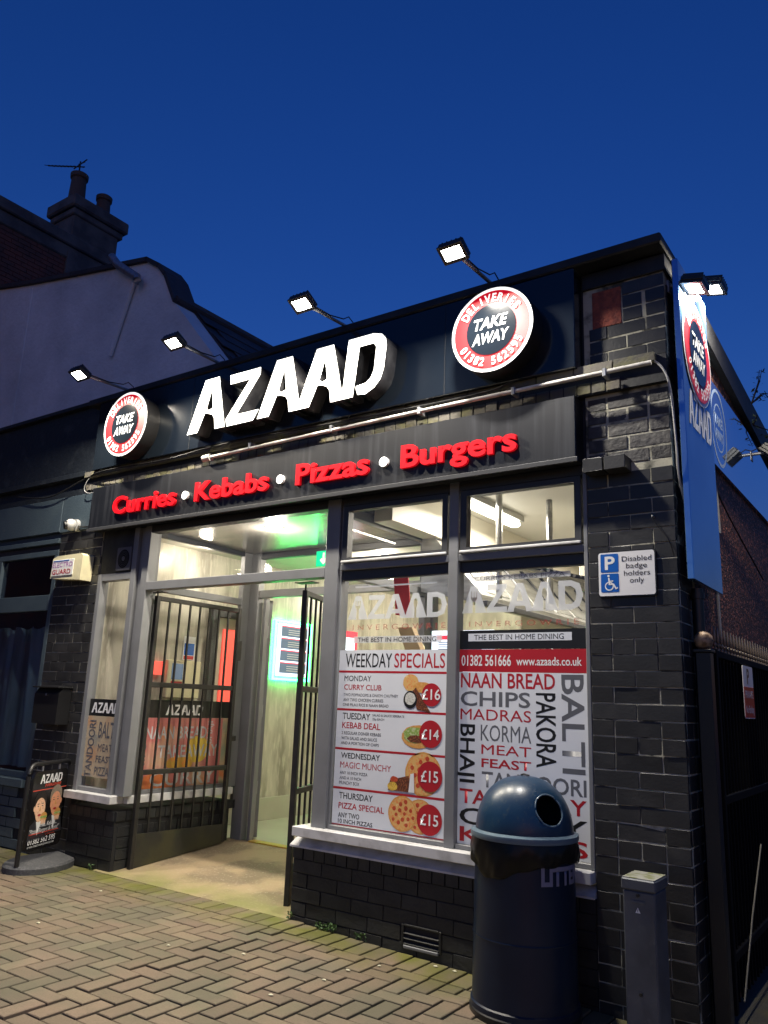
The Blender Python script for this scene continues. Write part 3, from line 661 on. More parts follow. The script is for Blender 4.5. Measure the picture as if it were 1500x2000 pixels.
shape('reflection_ring', [ell(.98, 2.86, .125, .15, 40), ell(.98, 2.86, .115, .14, 40)], G, 'ghost', sm)
text('TAKE', G, .88, 2.87, .20, .065, 'ghost', sm, bold=.05, shear=.2); text('AWAY', G, .88, 2.78, .20, .065, 'ghost', sm, bold=.05, shear=.2)
cable('pale cable looping on the alley pebbledash beside the narrow panel', [(-.955,.73,1.2),(-.955,.70,1.9),(-.955,.72,2.2),(-.955,.74,2.42),(-.955,.78,2.47),(-.955,.82,2.42),(-.955,.84,2.2)], .008, 'greycable')
cable('thin cable trailing down the alley pebbledash', [(-.955,.80,2.45),(-.955,1.1,2.36),(-.955,1.5,2.26),(-.955,2.1,2.12)], .005)
dp = thing('downpipe', 'black vertical downpipe beside the corner of the brick pier', 'pipe', (-.935,.11,-.08))
MB().tube([(-.94,.20,-.1),(-.94,.20,1.8)], .028, 12).obj('pipe', 'black', dp, smooth=True)
for zz in (.5,1.3,1.75): MB().tube([(-.94,.20,zz),(-.94,.20,zz+.03)], .034, 12).obj('pipe_collar', 'black', dp, smooth=True)
bl = thing('buddleia', 'wild buddleia growing from the alley parapet', 'plant', (-.95,1.9,3.15))
rs = random.Random(3); st = MB(); lf = MB()
for (dy, dz, n_) in ((.15,.30,9),(.05,.26,8),(.26,.16,7),(.55,.02,9),(-.25,-.02,8),(.4,.2,8)):
    p0 = Vector((-.93,2.0,3.36 if dz > .1 else 3.2)); p1 = p0+Vector((.06,dy,dz)); mid = (p0+p1)/2+Vector((.02,0,.03))
    st.tube([p0, mid, p1], [.006,.004,.002], 5)
    for k in range(n_):
        c = p0.lerp(p1, .3+.7*k/n_)+Vector((rs.uniform(-.02,.02), rs.uniform(-.03,.03), rs.uniform(-.03,.03))); s_ = rs.uniform(.012,.026)
        a = Vector((rs.uniform(-1,1),rs.uniform(-1,1),rs.uniform(-1,1))).normalized(); b_ = a.orthogonal().normalized()
        lf.add([c-a*s_, c+b_*s_*.35, c+a*s_, c-b_*s_*.35], [(0,1,2,3)])
st.obj('stem', 'twig', bl); lf.obj('foliage', 'dleaf', bl, kind='stuff')

# alley gate with spikes and finial post
ag = thing('alley_gate', 'tall black iron alley gate with a row of spiked finials', 'gate', (-.93,1.2,-.1))
for (z0,z1) in ((1.49,1.525),(.12,.16),(.8,.84)): box('rail', -.945,-.915,.40,2.3,z0,z1,'gate_black',ag)
box('stile', -.95,-.91,.385,.425,-.08,1.53,'gate_black',ag)
gb = MB().box(-.936,-.924,-.006,.006,-.06,1.49).mesh('gate_bar'); gb.materials.append(M['gate_black'])
sp = MB().lathe([(0,0),(.008,0),(.008,.010),(.004,.014),(.010,.022),(.010,.032),(.004,.038),(.010,.050),(.0025,.115),(0,.12)], n=8).mesh('spike', True); sp.materials.append(mat('spike_paint', (.20,.17,.14), .4, .5))
for k in range(25):
    y = .45+.075*k
    o = bpy.data.objects.new('bar', gb); COL.objects.link(o); o.location = (0, y, 0); parent_to(o, ag, False)
    s_ = bpy.data.objects.new('spike', sp); COL.objects.link(s_); s_.location = (-.93, y, 1.526); parent_to(s_, ag, False)
box('dark_gap_sheet', -.952,-.947,.43,2.3,-.05,1.48,'gate_black',ag,b=0)  # black sheet added to keep the gaps between bars dark
gs = thing('gate_sign', 'small white and dark red PRIVATE No Parking sign on the alley gate', 'sign', (-.91,1.12,1.2))
shape('plate', [rrect(.98,1.25,1.20,1.485,.015)], FX(-.912), 'p_white', gs, ext=.003)
box('red_band', -.9105,-.9095,.985,1.245,1.205,1.37,'p_red',gs,b=0)
text('P', FX(-.909), 1.08, 1.385, .06, .085, 'p_black', gs, bold=.04); text('PRIVATE', FX(-.909), 1.01, 1.31, .21, .04, 'p_white', gs); text('No Parking', FX(-.909), 1.01, 1.23, .21, .04, 'p_white', gs)
gp = thing('gate_post', 'black gate post with a rusty ball finial beside the brick corner', 'post', (-.90,.10,-.1))
box('post', -.932,-.868,.07,.134,-.12,1.49,'black',gp); box('post_cap', -.94,-.86,.06,.142,1.49,1.505,'black',gp)
MB().lathe([(0,-.042),(.02,-.04),(.036,-.024),(.043,0),(.038,.022),(.022,.038),(0,.043)], -.90, .10, 24, 1.545).obj('ball_finial', mat('rusty_ball', (.35,.24,.15), .5, .2, n=(40,(.12,.07,.04),.45,.6)), gp, smooth=True)
MB().tube([(-.89,1.05,.56),(-.89,.72,.27),(-.89,.44,-.03)], .004, 6).obj('drop_bolt', mat('dull_rod', (.16,.15,.12), .6), ag, label='thin pale diagonal rod hanging across the gate')

# ---------------- small fittings on the front
al = thing('alarm_box', 'cream ELECTRO GUARD alarm box on left brick pier', 'alarm box', (-5.65,-.0,2.07))
MB().prism([(-5.86,2.08),(-5.46,2.05),(-5.455,2.245),(-5.48,2.262),(-5.80,2.258),(-5.85,2.24)], -.105, -.004).obj('case', 'plastic_cream', al)
box('label_plate', -5.845,-5.56,-.110,-.1055,2.095,2.225,'plastic_white',al)
text('ELECTRO', FY(-.1115), -5.835, 2.165, .265, .038, mat('print_purple', (.40,.14,.42), .4), al, bold=.0); text('GUARD', FY(-.1115), -5.832, 2.108, .245, .038, 'p_red', al, bold=.02)
box('stripe', -5.83,-5.62,-.1115,-.1102,2.211,2.218,'p_blue',al,b=0)
cc = thing('dome_camera', 'white turret security camera above the ELECTRO GUARD alarm box', 'camera', (-5.78,-.02,2.55))
MB().tube([(-5.72,.0,2.525),(-5.725,-.035,2.523)], .05, 24).obj('mount_ring', 'cam_white', cc, smooth=True)
bm_ = MB().lathe([(0,-.05),(.022,-.045),(.041,-.027),(.05,0),(.041,.027),(.022,.045),(0,.05)], -5.74, -.06, 24, 2.522); bm_.obj('ball', 'cam_white', cc, smooth=True)
cdv = Vector((-.35,-.92,-.18)).normalized(); cb = Vector((-5.74,-.06,2.522))
MB().tube([cb+cdv*.030, cb+cdv*.0525], .034, 24).obj('lens_window', 'black', cc, smooth=True); MB().tube([cb+cdv*.0516, cb+cdv*.0535], .012, 16).obj('lens', 'lamp_off', cc, smooth=True)
pb = thing('post_box', 'black wall mounted letter box on left brick pier', 'letter box', (-5.7,-.0,.95))
MB().prismx([(-.004,.955),(-.11,.955),(-.11,1.18),(-.06,1.245),(-.004,1.245)], -5.845, -5.53).obj('case', 'black', pb)
box('lid', -5.86,-5.515,-.13,-.0,1.222,1.234,'black',pb); box('lock', -5.70,-5.685,-.114,-.1105,1.165,1.18,'metal',pb)
ev = thing('extractor_vent', 'square grey extractor fan grille in the black panel above the left window', 'vent', (-5.06,-.0,2.2))
FV = FY(.009)
shape('plate', [rrect(-5.165,-4.995,2.115,2.295,.012)], FV, mat('vent_plastic', (.10,.10,.115), .5), ev, ext=.012, z=.007)
shape('grille', [ell(-5.08,2.205,.068,.072,28)], FV, 'hole', ev, z=.0145)
for rr in (.058,.046,.034): shape('ring', [ell(-5.08,2.205,rr,rr*1.05,24), ell(-5.08,2.205,rr-.004,(rr-.004)*1.05,24)], FV, 'darkframe', ev, z=.016)
shape('hub', [ell(-5.08,2.205,.017,.019,16)], FV, mat('vent_hub', (.10,.10,.115), .5), ev, ext=.004, z=.017)
av = thing('air_brick', 'black louvred air vent low in the stall riser', 'vent', (-2.32,.0,.03))
for (a,b_,c_,d_) in ((-2.445,-2.43,.0,.105),(-2.22,-2.205,.0,.105)): box('frame_side', a,b_,-.008,.012,c_,d_,'brick_black',av)
box('frame_side', -2.429,-2.221,-.008,.012,.095,.107,'brick_black',av); box('frame_side', -2.429,-2.221,-.012,.012,-.008,.008,'grey',av)
for k in range(3): MB().prismx([(.0,.022+.024*k),(-.008,.014+.024*k),(-.006,.012+.024*k),(.008,.02+.024*k)], -2.429,-2.221).obj('louvre', 'brick_black', av)
hk = tag(MB().tube([(-1.07,.0,2.125),(-1.075,-.02,2.13),(-1.07,-.04,2.118)], .004, 6).obj('hook', 'metal', smooth=True), 'small metal hook on right brick pier above the parking sign', 'hook')
# parking sign
ps = thing('parking_sign', 'white Disabled badge holders only sign with blue P and wheelchair squares', 'sign', (-1.21,-.0,1.86))
shape('backing', [rrect(-1.352,-1.068,1.748,1.972,.014)], FY(-.008), 'black', ps, ext=.012)
shape('plate', [rrect(-1.346,-1.074,1.754,1.966,.012)], FY(-.0155), 'p_white', ps)
FP = FY(-.0165)
shape('blue_square', [rrect(-1.335,-1.247,1.869,1.959,.006)], FP, 'p_blue', ps); shape('blue_square', [rrect(-1.335,-1.247,1.772,1.862,.006)], FP, 'p_blue', ps)
text('P', FY(-.0172), -1.314, 1.881, .05, .066, 'p_white', ps, bold=.05)
FW = FY(-.0172)
wc = MB()
wch = [ell(-1.294,1.801,.022,n=24), ell(-1.294,1.801,.0165,n=24)]
shape('wheelchair_wheel', wch, FW, 'p_white', ps)
shape('wheelchair_figure', [[(-1.3,1.842),(-1.292,1.842),(-1.2905,1.828),(-1.274,1.828),(-1.274,1.823),(-1.290,1.823),(-1.2885,1.813),(-1.271,1.813),(-1.2595,1.792),(-1.254,1.795),(-1.251,1.7895),(-1.263,1.7835),(-1.2755,1.8065),(-1.297,1.8065)]], FW, 'p_white', ps, z=.0004)
shape('wheelchair_head', [ell(-1.297,1.851,.0058,n=14)], FW, 'p_white', ps)
for s, x, z_, wd in (('Disabled',-1.230,1.918,.142),('badge',-1.210,1.884,.100),('holders',-1.221,1.848,.124),('only',-1.194,1.814,.068)): text(s, FP, x, z_, wd, .0245, 'p_black', ps, bold=.0)

# ---------------- vinyls and posters on the glass
C_ = {'k':'p_black','r':'p_red','w':'p_white','g':'p_grey'}
FG = FY(.034)
wp = thing('window_poster', 'WEEKDAY SPECIALS price poster on the window beside the door', 'poster', (-2.6,.03,.53))
shape('sheet', [rect(-2.966,-2.214,.527,1.506)], FG, 'p_sheet', wp)
FT = FY(.0336)
for zz in (1.381,1.164,.944,.728): shape('red_rule', [rect(-2.966,-2.214,zz-.006,zz+.006)], FT, 'p_red', wp)
shape('red_rule', [rect(-2.966,-2.214,.528,.534)], FT, 'p_red', wp)
# food photos printed flat
FF = FY(.0330)
def pizza(cx, cz, r, nn, dz):
    F = FY(.0336-dz)
    shape('pizza_print', [ell(cx,cz,r,r,36,j=.012)], F, 'bun', wp); shape('pizza_print', [ell(cx,cz,r*.92,r*.92,36,j=.02)], FY(.0333-dz), 'cheese', wp)
    rs2 = random.Random(nn)
    for k in range(nn):
        a = 2.4*k; q = r*.78*math.sqrt((k+.5)/nn); shape('pepperoni_print', [ell(cx+q*math.cos(a),cz+q*math.sin(a),r*rs2.uniform(.1,.14),n=10,j=.06)], FY(.0330-dz), 'pepperoni', wp)
pizza(-2.36,.845,.115,13,0); pizza(-2.375,.628,.088,9,0); pizza(-2.485,.632,.092,14,.001)
shape('box_print', [[(-2.585,.745),(-2.572,.80),(-2.45,.83),(-2.42,.745)]], FY(.0318), 'meat', wp); shape('chips_print', [ell(-2.555,.768,.033,.024,16,j=.1)], FY(.0314), 'chips', wp); shape('box_print', [[(-2.45,.745),(-2.44,.84),(-2.418,.845),(-2.412,.745)]], FY(.0314), 'p_white', wp); shape('salad_print', [ell(-2.545,.805,.025,.016,14,j=.1)], FY(.0314), 'pepperoni', wp)
shape('kebab_print', [ell(-2.40,1.035,.105,.062,30,j=.03)], FY(.0328), 'bun', wp); shape('kebab_print', [ell(-2.42,1.045,.075,.042,24,j=.08)], FY(.0324), 'lettuce', wp); shape('kebab_print', [ell(-2.41,1.025,.06,.02,20,j=.12)], FY(.0321), 'meat', wp)
shape('naan_print', [ell(-2.455,1.325,.052,.046,20,j=.05)], FY(.0328), 'cheese', wp); shape('naan_print', [ell(-2.38,1.30,.06,.03,20,j=.06)], FY(.0325), 'bun', wp)
shape('bowl_print', [ell(-2.455,1.232,.045,.048,24)], FY(.0322), 'p_black', wp); shape('rice_print', [ell(-2.455,1.238,.035,.034,20,j=.04)], FY(.0319), 'rice', wp); shape('curry_print', [[(-2.44,1.28),(-2.41,1.18),(-2.32,1.166),(-2.42,1.30)]], FY(.0324), 'meat', wp)
for cx, cz, r in ((-2.318,1.262,.062),(-2.318,1.055,.072),(-2.317,.836,.078),(-2.314,.618,.078)): shape('price_disc', [ell(cx,cz,r,n=36)], FY(.0316), 'p_red', wp)
W1=[("WEEKDAY",-2.92,1.407,.333,.079,'k'),("SPECIALS",-2.571,1.407,.335,.079,'r'),("MONDAY",-2.923,1.327,.195,.031,'k'),("CURRY CLUB",-2.922,1.277,.269,.03,'r'),("TWO POPPADOMS & ONION CHUTNEY",-2.924,1.24,.386,.016,'k'),("ANY TWO CHICKEN CURRIES",-2.924,1.211,.286,.017,'k'),("ONE PILAU RICE & NAAN BREAD",-2.925,1.184,.324,.016,'k'),
("TUESDAY",-2.922,1.11,.197,.035,'k'),("SALAD & SAUCE SEPERATE",-2.709,1.133,.217,.012,'k'),("25p EACH",-2.708,1.111,.081,.012,'k'),("KEBAB DEAL",-2.923,1.059,.271,.034,'r'),("2 REGULAR DONER KEBABS",-2.925,1.024,.28,.017,'k'),("WITH SALAD AND SAUCE",-2.925,.995,.254,.017,'k'),("AND A PORTION OF CHIPS",-2.926,.968,.269,.016,'k'),
("WEDNESDAY",-2.921,.892,.275,.031,'k'),("MAGIC MUNCHY",-2.924,.839,.355,.033,'r'),("ANY 10 INCH PIZZA",-2.924,.804,.196,.016,'k'),("AND A 10 INCH",-2.923,.776,.152,.016,'k'),("MUNCHY BOX",-2.924,.748,.142,.018,'k'),("THURSDAY",-2.921,.671,.236,.034,'k'),("PIZZA SPECIAL",-2.922,.618,.316,.032,'r'),("ANY TWO",-2.922,.57,.149,.027,'k'),("10 INCH PIZZAS",-2.921,.540,.24,.022,'k'),
("\u00a316",-2.376,1.236,.115,.056,'w'),("\u00a314",-2.374,1.026,.11,.053,'w'),("\u00a315",-2.371,.807,.107,.058,'w'),("\u00a315",-2.369,.590,.111,.056,'w')]
for s, x, z_, wd, h_, c_ in W1: text(s, FY(.0305) if c_ == 'w' else FY(.0336), x, z_, wd, h_, C_[c_], wp, bold=.012 if h_ < .02 or s in ('WEEKDAY','SPECIALS') else .025)
w2 = thing('window_poster', 'red white and grey menu word poster behind the litter bin', 'poster', (-1.8,.03,.53))
shape('sheet', [rect(-2.146,-1.427,.527,1.387)], FG, 'p_sheet', w2)
shape('red_band', [rect(-2.146,-1.427,1.388,1.506)], FG, 'p_red', w2); shape('black_band', [rect(-2.146,-1.427,1.507,1.607)], FG, 'p_black', w2)
shape('strip', [rect(-2.094,-1.509,1.549,1.590)], FY(.033), 'p_sheet', w2); text('THE BEST IN HOME DINING', FY(.0325), -2.058, 1.556, .507, .027, 'p_black', w2, bold=.0)
for s, x, z_, wd, h_, c_ in [("01382 561666",-2.134,1.42,.292,.056,'w'),("www.azaads.co.uk",-1.812,1.424,.352,.042,'w'),("NAAN BREAD",-2.136,1.306,.535,.076,'r'),("CHIPS",-2.136,1.212,.401,.075,'g'),("MADRAS",-2.136,1.142,.405,.055,'r'),("KORMA",-2.014,1.04,.283,.079,'g'),("MEAT",-2.01,.974,.279,.047,'r'),("FEAST",-2.009,.909,.277,.043,'r'),("TANDOORI",-2.006,.812,.556,.076,'g'),("TAKEAWAY",-2.134,.725,.684,.07,'r'),("CURRY",-2.134,.625,.685,.079,'k'),("KEBABS",-2.131,.54,.682,.071,'r')]:
    text(s, FY(.0336), x, z_, wd, h_, C_[c_], w2, bold=.03)
for s, x, ztop, L_, h_, c_ in (('BHAJI',-2.136,1.118,.292,.088,'k'),('PAKORA',-1.704,1.288,.358,.104,'k'),('BALTI',-1.568,1.380,.468,.115,'g')): text(s, FY(.0336), x, ztop, L_, h_, C_[c_], w2, bold=.03, rot=-90)
def window_logo(x, z, wd, h, label, extras):
    t = thing('window_lettering', label, 'lettering', (x,.03,z))
    ks = [('A',0,1),('Z',1.0,.8),('A',1.8,1),('A',2.72,1),('D',3.72,.9)]; s = wd/4.6
    A = [(0,0),(.36,1),(.62,1),(1.0,0)]; Z = [(0,0),(0,.14),(.5,.8),(.02,.8),(.02,1),(.78,1),(.78,.86),(.28,.2),(.80,.2),(.80,0)]; D = [(0,0),(0,1),(.45,1),(.75,.88),(.88,.5),(.75,.12),(.45,0)]; Dh = [(.24,.2),(.24,.8),(.45,.8),(.6,.7),(.64,.5),(.6,.3),(.45,.2)]
    fork = [(.43,0),(.43,.42),(.36,.52),(.36,.8),(.40,.8),(.40,.58),(.47,.58),(.47,.8),(.51,.8),(.51,.58),(.57,.58),(.57,.8),(.61,.8),(.61,.52),(.54,.42),(.54,0)]
    spoon = [(.45,0),(.45,.4)]+[(.49+.09*math.cos(a),.6+.2*math.sin(a)) for a in [R(240-30*k) for k in range(11)]]+[(.53,.4),(.53,0)]
    Ac = [(.36,.0),(.42,.22),(.57,.22),(.64,.0)]; Ah = [(.43,.42),(.495,.75),(.555,.42)]
    for i, (ch, ox, _) in enumerate(ks):
        if ch == 'A': lo = [[(0,0),(.36,1),(.62,1),(1.,0),(.74,0),(.68,.2),(.31,.2),(.25,0)], [(.37,.38),(.49,.78),(.61,.38)]] if i == 2 else None
        if ch == 'A' and i == 0: lo = [[p for p in A], [(a, b*.98+.005) for a, b in fork]]
        if ch == 'A' and i == 3: lo = [[p for p in A], [(a, b*.98+.005) for a, b in spoon]]
        if ch == 'Z': lo = [Z]
        if ch == 'D': lo = [D, Dh]
        shape('letter', [P2(l, s, h, x+ox*s, z) for l in lo], FG, 'frost', t)
    for kind, *a in extras:
        if kind == 'strip': shape('strip', [rect(*a)], FG, 'frost', t)
        else: text(*a[:1], FY(.033), *a[1:5], a[5], t, bold=.0, spacing=a[6] if len(a) > 6 else 1)
window_logo(-2.92, 1.686, .69, .141, 'frosted AZAAD lettering above the WEEKDAY SPECIALS poster', [('t','INVERGOWRIE',-2.878,1.623,.64,.031,'frost_red',1.6),('strip',-2.867,-2.26,1.547,1.585),('t','THE BEST IN HOME DINING',-2.836,1.553,.54,.026,'p_black'),('strip',-2.873,-2.30,1.876,1.886)])
window_logo(-2.135, 1.70, .69, .150, 'frosted AZAAD lettering above the red web address band', [('t','INVERGOWRIE',-2.09,1.627,.62,.028,'frost_red',1.6),('strip',-2.09,-1.51,1.871,1.899),('t','CURRIES KEBABS PIZZA',-2.06,1.875,.52,.02,'p_grey')])
lw = thing('window_poster', 'narrow poster with AZAAD band and menu words in the left side window', 'poster', (-5.16,.03,.54))
shape('strip', [rect(-5.334,-4.987,1.032,1.155)], FG, 'p_black', lw); azaad_set(FY(.033), lw, 'p_white', -5.305, 1.055, .33, .075)
shape('sheet', [rect(-5.334,-4.987,.60,1.031)], FG, mat('photo_fade', (.50,.40,.27), .4, n=(7,(.55,.30,.16),.5,.68), n2=(6,(.25,.27,.25),.55,.66,4,.8)), lw)
for s, x, z_, wd, h_ in (('BALTI',-5.19,.879,.195,.113),('MEAT',-5.178,.784,.165,.052),('FEAST',-5.188,.706,.185,.046),('PIZZAS',-5.19,.615,.195,.060)): text(s, FY(.033), x, z_, wd, h_, 'p_grey', lw)
text('TANDOORI', FY(.033), -5.23, .595, .405, .075, 'p_grey', lw, rot=90)
pg = thing('window_poster', 'fruit photo poster with AZAAD band on the porch glazing behind the gate', 'poster', (-4.86,.6,.53)); FQ = FX(-4.868)
shape('strip', [rect(.155,1.05,1.035,1.165)], FQ, 'p_black', pg); azaad_set(FX(-4.8665), pg, 'p_white', .37, 1.055, .37, .078)
shape('sheet', [rect(.155,.97,.531,1.034)], FQ, 'fruit', pg); shape('sheet', [rect(.971,1.05,.531,1.034)], FQ, 'fruit2', pg)
shape('lemon_print', [ell(.72,.80,.12,.10,20,j=.03)], FX(-4.8672), mat('print_lemon', (.62,.42,.06), .4, n=(14,(.65,.42,.03),.45,.7)), pg); shape('orange_print', [[(.16,.532),(.5,.532),(.45,.62),(.3,.64),(.16,.60)]], FX(-4.8670), mat('print_orange', (.58,.18,.06), .4, n=(14,(.55,.1,.03),.45,.7)), pg); shape('lemon_print', [ell(.55,.70,.13,.06,20,j=.03)], FX(-4.8671), mat('print_mango', (.62,.34,.05), .4, n=(14,(.75,.2,.05),.5,.7)), pg)
for s, x, z_, wd, h_ in (('NAAN BREAD',.20,.882,.60,.09),('TAKEAWAY',.33,.745,.60,.09),('CURRY',.28,.545,.65,.10)): text(s, FX(-4.8663), x, z_, wd, h_, 'frost', pg, bold=.03)
text('BHAJI', FX(-4.8663), .86, .84, .17, .05, 'frost', pg, rot=90); text('CHIPS', FX(-4.8663), .22, .57, .28, .05, 'p_grey', pg, rot=90)

# ---------------- security gates at the porch
def gate_leaf(label, loc, rz, L, H):
    t = thing('security_gate', label, 'gate', loc, rz, group='black barred security gates')
    s = .034
    MB().bbox(-.017,.017,0,s,.01,H).obj('stile','gate',t,local=True); MB().bbox(-.017,.017,L-s,L,.10,H).obj('stile','gate',t,local=True)
    for (z0,z1) in ((H-.034,H),(1.255,1.293),(.64,.676)): MB().bbox(-.014,.014,s+.0005,L-s-.0005,z0,z1).obj('rail','gate',t,local=True)
    n_ = 8
    for k in range(n_-1):
        y = s+(L-2*s)*(k+1)/n_; MB().box(-.0065,.0065,y-.0065,y+.0065,.23,H-.0345).obj('bar','gate',t,local=True)
    MB().prismx([(s,.02),(L-s,.095),(L-s,.235),(s,.245)], .008, .0145).obj('kick_plate','kick',t,local=True)
    MB().bbox(-.006,.006,.008,.02,H,H+.04).obj('pivot','gate',t,local=True)
    return t
g1 = gate_leaf('black barred security gate folded back along the left porch glazing', (-4.80,.115,0), 0, .89, 1.925)
MB().bbox(-.02,.02,.86,.915,1.50,1.66).obj('lock_box','gate',g1,local=True); MB().bbox(-.02,.02,.87,.93,.86,.90).obj('latch','gate',g1,local=True)
g2 = gate_leaf('black barred security gate seen edge on at the right of the doorway', (-3.355,.13,0), R(19.5), .83, 1.90)
box('gate_head_bracket', -4.85,-4.70,.09,.14,1.945,1.95,'gate',shop,b=0); box('gate_head_bracket', -3.42,-3.27,.10,.17,1.944,1.9495,'gate',shop,b=0)

# ---------------- pavement board
ab = thing('pavement_sign', 'black swing pavement board with two men eating burgers and AZAAD phone number', 'pavement sign', (-5.235,-.455,0), R(25))
W_, H_ = .535, .70; tb = []
for k in range(9): a = R(180-90*k/8); tb.append((0, .075+.075*math.cos(a), H_-.075+.075*math.sin(a)))
for k in range(9): a = R(90-90*k/8); tb.append((0, W_-.075+.075*math.cos(a), H_-.075+.075*math.sin(a)))
MB().tube([(0,0,.05)]+tb+[(0,W_,.05)], .016, 12).obj('tube_frame','black',ab,local=True,smooth=True)
FA = Frame((.0,0,0),(0,1,0))
shape('panel', [rrect(.055,W_-.055,.125,H_-.05,.04)], FA, 'abs_black', ab, ext=.02, local=True)
x0, x1 = .06, W_-.06; Z0 = .0115
def loc(fn, *a, **k): return fn(*a, local=True, **k)
azaad_set(FA, ab, 'p_white', .135, .565, .27, .06, Z0, local=True); text('INVERGOWRIE', FA, .20, .541, .20, .02, 'p_orange', ab, bold=.03, shear=.2, z=Z0, local=True)
shape('rule', [rect(x0,x1,.520,.526)], FA, 'p_orange', ab, z=Z0, local=True)
def man(cx, cz, s, hair, skin, flip):
    shape('suit_print', [[(cx-.10*s,cz-.19*s),(cx-.085*s,cz-.10*s),(cx-.03*s,cz-.075*s),(cx+.03*s,cz-.075*s),(cx+.08*s,cz-.11*s),(cx+.1*s,cz-.19*s)]], FA, mat('print_suit',(.03,.03,.035),.4), ab, z=Z0, local=True)
    shape('shirt_print', [[(cx-.025*s,cz-.085*s),(cx,cz-.17*s),(cx+.03*s,cz-.085*s)]], FA, 'p_white', ab, z=Z0+.0004, local=True)
    shape('ear_print', [ell(cx-.058*s*flip,cz-.005*s,.011*s,.018*s,12)], FA, skin, ab, z=Z0+.0005, local=True)
    shape('hair_print', [ell(cx,cz+.03*s,.064*s,.066*s,20,j=.02)], FA, hair, ab, z=Z0+.0006, local=True)
    shape('face_print', [[(cx+.056*s*math.cos(t)*(1 if math.sin(t) > -.3 else .86), cz-.01*s+.08*s*math.sin(t)*(.80 if math.sin(t) > 0 else 1)) for t in [2*math.pi*k/24 for k in range(24)]]], FA, skin, ab, z=Z0+.0008, local=True)
    for e in (-1,1):
        shape('eye_print', [ell(cx+.022*s*e,cz+.006*s,.008*s,.0035*s,8)], FA, 'hair', ab, z=Z0+.001, local=True); shape('brow_print', [rect(cx+.022*s*e-.011*s,cx+.022*s*e+.011*s,cz+.017*s,cz+.021*s)], FA, hair, ab, z=Z0+.001, local=True)
    shape('nose_print', [[(cx-.008*s,cz-.024*s),(cx,cz+.006*s),(cx+.009*s,cz-.024*s)]], FA, 'bun', ab, z=Z0+.001, local=True); shape('mouth_print', [ell(cx,cz-.048*s,.018*s,.007*s,12)], FA, 'p_red', ab, z=Z0+.001, local=True)
man(.17, .41, 1.12, 'hair', 'skin2', 1); man(.355, .435, 1.15, 'hair2', 'skin', -1)
for cx, cz in ((.225,.335),(.392,.345)):
    shape('bun_print', [ell(cx,cz+.01,.038,.026,20,0,math.pi)+[(cx-.038,cz+.0)]], FA, 'bun', ab, z=Z0+.0014, local=True); shape('filling_print', [rrect(cx-.04,cx+.04,cz-.004,cz+.010,.005,2)], FA, 'lettuce', ab, z=Z0+.0016, local=True)
    shape('bun_print', [rrect(cx-.036,cx+.036,cz-.022,cz-.004,.008,3)], FA, 'bun', ab, z=Z0+.0014, local=True)
    for k in range(4): shape('hand_print', [ell(cx-.022+.014*k,cz-.028-.002*(k%2),.0075,.018,12)], FA, 'skin2', ab, z=Z0+.0018, local=True)
text('Curries, Kebabs...', FA, .15, .275, .25, .028, 'p_white', ab, bold=.03, shear=.25, z=Z0+.002, local=True); text('"Pizzas, Burgers & More!"', FA, .075, .240, .36, .028, 'p_white', ab, bold=.03, shear=.25, z=Z0+.002, local=True)
shape('rule', [rect(.075,.435,.232,.237)], FA, 'p_orange', ab, z=Z0+.001, local=True)
text('Telephone Orders & Deliveries', FA, .09, .212, .30, .014, 'p_orange', ab, bold=.0, shear=.1, z=Z0, local=True)
text('01382 562 595', FA, .075, .170, .33, .034, 'p_white', ab, bold=.03, shear=.15, z=Z0, local=True); text('67 MAIN STREET, INVERGOWRIE DD2 5BB', FA, .075, .148, .32, .012, 'p_white', ab, bold=.02, shear=.15, z=Z0, local=True)
pts = [(0+.21*math.sin(R(180*k/20)), W_/2-.29*math.cos(R(180*k/20))) for k in range(21)]
def halfmoon(sgn):
    mb = MB(); n_ = len(pts)
    for zz, sc in ((.0,1.0),(.035,1.0),(.048,.95),(.07,.10)):
        for (a, b_) in pts: mb.v.append((sgn*a*sc, W_/2+(b_-W_/2)*(sc if sc > .5 else .75), zz))
    for i in range(3):
        for k in range(n_-1): mb.f.append((i*n_+k, i*n_+k+1, (i+1)*n_+k+1, (i+1)*n_+k))
    mb.f.append(tuple(3*n_+k for k in range(n_))); return mb
halfmoon(1).obj('base','rubber',ab,local=True); halfmoon(-1).obj('base','rubber',ab,local=True)
for y in (.16,.37): MB().tube([(.0,y,H_-.05),(.0,y,H_-.005)], .008, 8).obj('hanger','metal',ab,local=True,smooth=True)

# ---------------- litter bin
BX, BY = -1.638, -.25; bn = thing('litter_bin', 'dark blue domed litter bin with a round mouth and black liner', 'litter bin', (BX,BY,-.07))
rb = .228
prof = [(rb*1.02,.0),(rb*1.03,.02),(rb*1.03,.06),(rb*1.0,.065),(rb*.985,.30),(rb*.97,.60),(rb*.96,.70)]
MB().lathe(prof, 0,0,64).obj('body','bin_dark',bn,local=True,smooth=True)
MB().lathe([(rb*.9,.0),(rb*1.045,.0),(rb*1.05,.035),(rb*1.03,.04)],0,0,64).obj('base_ring','black',bn,local=True,smooth=True)
